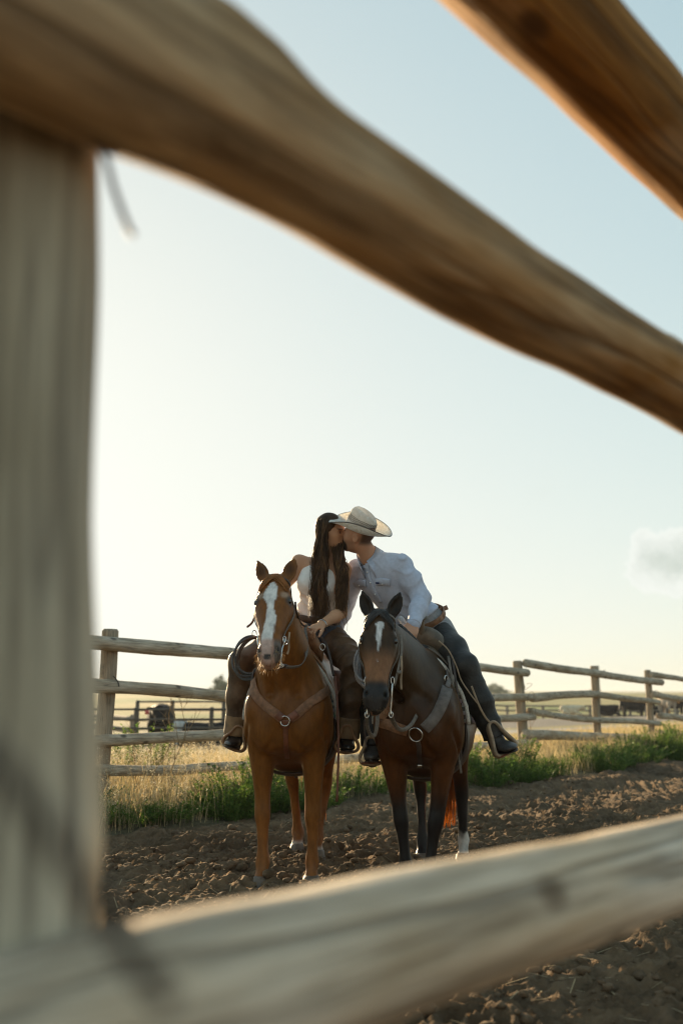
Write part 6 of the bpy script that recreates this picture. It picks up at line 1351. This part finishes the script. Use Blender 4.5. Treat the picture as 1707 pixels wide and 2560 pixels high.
# ------------------------------------------------------------------ pasture beyond: cattle, pens, trees
material('cow_coat', attr='Col', rough=0.7, var=0.2, scale=6, bump=0.2, bscale=60, spec=0.2)
material('ear_tag', (0.55, 0.10, 0.09), 0.5, 0.1, bump=0)
material('pipe', (0.10, 0.085, 0.07), 0.7, 0.3, 8, 0.2, 40, metallic=0.3)
def cow_field(kind):
    f = Field(); Yv = (0, 1, 0); U = (0, 0, 1)
    dz = -.52 if kind == 'lie' else 0
    f.u(loft((0, 0, 0), Yv, U, [(-.45, 0, 1.02 + dz, .10, .12, .16), (-.35, 0, 1.0 + dz, .22, .25, .30), (-.1, 0, .98 + dz, .30, .33, .40), (.3, 0, .96 + dz, .37, .34, .42), (.7, 0, .97 + dz, .36, .34, .36), (.95, 0, 1.0 + dz, .28, .30, .25), (1.1, 0, 1.02 + dz, .10, .15, .15)], 2.4), .05)
    f.u(cap((0, -.3, 1.08 + dz), (0, -.72, 1.12 + dz), .24, .17), .10)
    f.u(cap((0, -.72, 1.16 + dz), (0, -.98, .86 + dz), .135, .085), .05); f.u(ell((0, -1.0, .83 + dz), (.085, .075, .065)), .03)
    for s in (-1, 1): f.u(ell((s * .22, -.70, 1.20 + dz), (.13, .035, .055)), .03)
    if kind != 'lie':
        for x, y in ((-.2, -.2), (.2, -.2), (-.2, .85), (.2, .85)): f.u(cap((x, y, .75), (x * .95, y, .38), .13, .07), .06); f.u(cap((x * .95, y, .38), (x * .95, y - .02, .03), .062, .06), .03)
    else:
        for s in (-1, 1): f.u(cap((s * .32, -.15, .22), (s * .30, -.60, .10), .10, .065), .05); f.u(cap((s * .40, .75, .28), (s * .42, .35, .10), .17, .07), .06)
    return f
COWM = {}
for kd in ('stand', 'lie'): COWM[kd] = cow_field(kd).polygonise(.035, 1)
def cow(px, dpt, rot, kd, cols, name, label, grp=None, scale=1.0, tag_=False, zoff=0.0):
    b = P(px, 1745, dpt); z = gz(b[0], b[1]) + zoff; r = thing(name, (b[0], b[1], z), label, 'cow' if 'bull' not in name else 'bull', grp); V, F_ = COWM[kd]; c, s = math.cos(rot), math.sin(rot); Rm = np.array([[c, -s, 0], [s, c, 0], [0, 0, 1]])
    sh = lambda q: (np.asarray(q, float) * scale) @ Rm.T + np.array([b[0], b[1], z])
    nz_ = SinNoise(int(px), 3.0, 6)(V); m = sst(cols[2], cols[2] + .3, nz_)[:, None]; C = np.array(cols[0]) * (1 - m) + np.array(cols[1]) * m
    add('body', sh(V), F_, 'cow_coat', r, True, C)
    if tag_: Vt, Ft = box((-.31, -.745, 1.11), (.055, 0, 0), (0, .006, 0), (0, 0, .06)); add('ear_tag', sh(Vt), Ft, 'ear_tag', r)
    t = np.linspace(0, 1, 8)[:, None]; dz = -.5 if kd == 'lie' else 0; Vt, Ft = tube(np.array([0, 1.05, 1.2 + dz]) + t * np.array([0, .12, 0]) - t ** 1.3 * np.array([0, 0, .75 if not dz else .5]), .025, 6); add('tail', sh(Vt), Ft, 'hair_black', r); return r
BK = ((.012, .010, .009), (.018, .014, .012), .5)
cow(402, 28.5, R(8), 'stand', ((.012, .010, .009), (.16, .075, .04), 1.15), 'black_bull', 'big black bull with a red ear tag, staring through the pen rails', None, 1.04, True, -.05)
cow(536, 33, R(75), 'lie', BK, 'black_cow', 'black cow lying in the pen beyond the woman\'s stirrup', 'cattle lying in the pens')
cow(474, 34, R(60), 'lie', BK, 'dark_calf', 'small dark calf lying in the pen beside the big bull', 'cattle lying in the pens', .6)
cow(442, 33, R(-20), 'stand', ((.50, .47, .43), (.3, .28, .25), .8), 'white_calf', 'pale calf standing just behind the big black bull', None, .62)
cow(1432, 66, R(80), 'lie', ((.55, .45, .30), (.6, .5, .35), .3), 'cream_calf', 'cream calf lying in the far pen behind the second fence post', None, .8, False, .62)
cow(1525, 66, R(70), 'lie', BK, 'black_cow', 'black cow lying in the far pen right of the middle fence post', 'cattle lying in the pens', .9, False, .55)
cow(1592, 64, R(85), 'stand', BK, 'black_cow', 'black cow standing side on behind far pen rails', 'black cattle standing in the far pen')
cow(1628, 67, R(-85), 'stand', BK, 'black_cow', 'black cow standing behind the leaning right fence post', 'black cattle standing in the far pen')
cow(1672, 62, R(15), 'stand', ((.42, .34, .26), (.45, .22, .08), .2), 'roan_cow', 'roan cow with orange legs facing out of the far pen', None, .95)
cow(1692, 64, R(70), 'stand', BK, 'black_cow', 'black cow standing close beside the roan cow', 'black cattle standing in the far pen')
# steel pen panels on the left
def pen(name, label, posts, d0, zt, rails_, rr, prr, mat, zb=None):
    p0 = P(posts[0], 1745, d0[0]); r = thing(name, (p0[0], p0[1], gz(p0[0], p0[1])), label, 'fence')
    pts = []
    for i, px in enumerate(posts):
        q = P(px, 1745, d0[0] + (d0[1] - d0[0]) * i / max(1, len(posts) - 1)); g0 = gz(q[0], q[1]); pts.append((q[0], q[1], g0)); add_log('post', (q[0], q[1], g0 - .1), (q[0], q[1], zt), prr, prr, 300 + i + int(px), mat, r, bend=0, lump=.02, ns=10, seg=.3, knots=0)
    for k_, h_ in enumerate(rails_):
        for i in range(len(pts) - 1):
            A, B = np.array(pts[i]), np.array(pts[i + 1]); A[2] = B[2] = zt - h_; B = B + (B - A) * .004; add_log('rail', A - [0, .06, 0], B - [0, .06, 0], rr, rr, 400 + i + 7 * k_, mat, r, bend=.0 if mat == 'pipe' else .02, lump=.02, ns=8, seg=.5, knots=0)
    return r
pen('pen_fence', 'dark pipe pen fence in front of the black bull', [150, 342, 530, 700, 860], (26, 27.5), .84, (.04, .30, .52, .74, .96, 1.18), .026, .06, 'pipe')
pen('pen_fence', 'second pipe pen fence behind the black bull', [345, 432, 560, 700], (33, 34), 1.0, (.03, .3, .62, .9), .03, .07, 'pipe')
pen('log_pen', 'log rail pen running back beside the black bull', [150, 335], (36, 28), .62, (.10, .42, .75), .07, .08, 'pen_log')
pen('far_pen', 'long grey board pen fence across the far dirt bank', [1200, 1266, 1355, 1414, 1472, 1524, 1543, 1572, 1612, 1652, 1690, 1740], (69, 66), .60, (.02, .34, .66, .95), .055, .10, 'pen_log')
# utility pole
b = P(1497, 1745, 95); g0 = gz(b[0], b[1]); up = thing('utility_pole', (b[0], b[1], g0), 'thin wooden utility pole with a crossarm on the skyline', 'utility pole'); tz = P(1497, 1665, 95)[2]
add_log('pole', (b[0], b[1], g0), (b[0], b[1], tz), .13, .10, 500, 'pen_log', up, bend=.0, lump=.02, ns=10, seg=.6, knots=0); add_log('crossarm', (b[0] - .1, b[1], tz - .6), (b[0] + .5, b[1] - .6, tz - .45), .06, .06, 501, 'pen_log', up, bend=0, lump=.02, ns=8, seg=.3, knots=0)
# distant trees
def tree(px, dpt, w, h, seed, label, grp):
    g2 = np.random.default_rng(seed); b = P(px, 1745, dpt); z = gz(b[0], b[1]); r = thing('distant_tree', (b[0], b[1], z - .2), label, 'tree', grp); add_log('trunk', (b[0], b[1], z - .3), (b[0], b[1], z + h * .5), h * .035, h * .02, seed, 'bark', r, bend=.05, lump=.05, ns=8, seg=h * .1, knots=0)
    PL = []
    for j in range(7):
        a_ = j * .9 + g2.random(); PL.append(np.array([[b[0], b[1], z + h * .3], [b[0] + math.cos(a_) * w * .2, b[1] + math.sin(a_) * w * .2, z + h * .5], [b[0] + math.cos(a_) * w * .34, b[1] + math.sin(a_) * w * .34, z + h * .68]]))
    Vl, Fl = tubes(np.array(PL), [h * .015, h * .01, h * .004], 5); add('limbs', Vl, Fl, 'bark', r)
    n = 2600; nc = 22; cc = g2.normal(size=(nc, 3)) * [.30, .30, .17] * np.array([w, w, h]) * .95 + [0, 0, h * .62]; ci = g2.integers(0, nc, n); base = cc[ci] + g2.normal(size=(n, 3)) * np.array([w, w, h]) * .06 + np.array([b[0], b[1], z]); D = g2.normal(size=(n, 3)); D /= np.linalg.norm(D, axis=1, keepdims=True); upv = np.cross(D, g2.normal(size=(n, 3))); upv /= np.linalg.norm(upv, axis=1, keepdims=True)
    V, F_ = leaf_quads(base, D, np.full(n, h * .06), np.full(n, h * .045), upv); add('crown', V, F_, 'tree_leaf', r, False)
tree(552, 170, 3.8, 4.3, 61, 'small rounded tree on the skyline behind the woman\'s leg', None); tree(566, 185, 4.5, 3.8, 62, 'low tree on the skyline half hidden by the woman\'s knee', None)
for i, (px, w, h) in enumerate(((1218, 6.0, 3.5), (1232, 7.5, 3.1), (1247, 5.0, 2.4))): tree(px, 230 + 6 * i, w, h, 70 + i, ('dense tree of the skyline grove beside the man\'s leg', 'widest tree of the skyline grove beside the man\'s leg', 'lowest tree at the end of the skyline grove')[i], None)
tree(1469, 240, 2.8, 1.9, 80, 'lone small bush on the skyline before the second fence post', None)

# ------------------------------------------------------------------ summer haze in the air
hm = bpy.data.materials.new('haze'); hm.use_nodes = True; nt = hm.node_tree; nt.nodes.clear(); ho = nt.nodes.new('ShaderNodeOutputMaterial'); pv = nt.nodes.new('ShaderNodeVolumePrincipled'); pv.inputs['Color'].default_value = (.92, .95, .97, 1); pv.inputs['Density'].default_value = .00042; pv.inputs['Anisotropy'].default_value = .0; nt.links.new(pv.outputs[0], ho.inputs['Volume'])
V, F_ = box((0, 1500, 9.5), (2620, 0, 0), (0, 1620, 0), (0, 0, 12.5)); add('haze', V, F_, hm, None, False, label='thin evening haze lying over the pasture', cat='haze', kind='stuff')
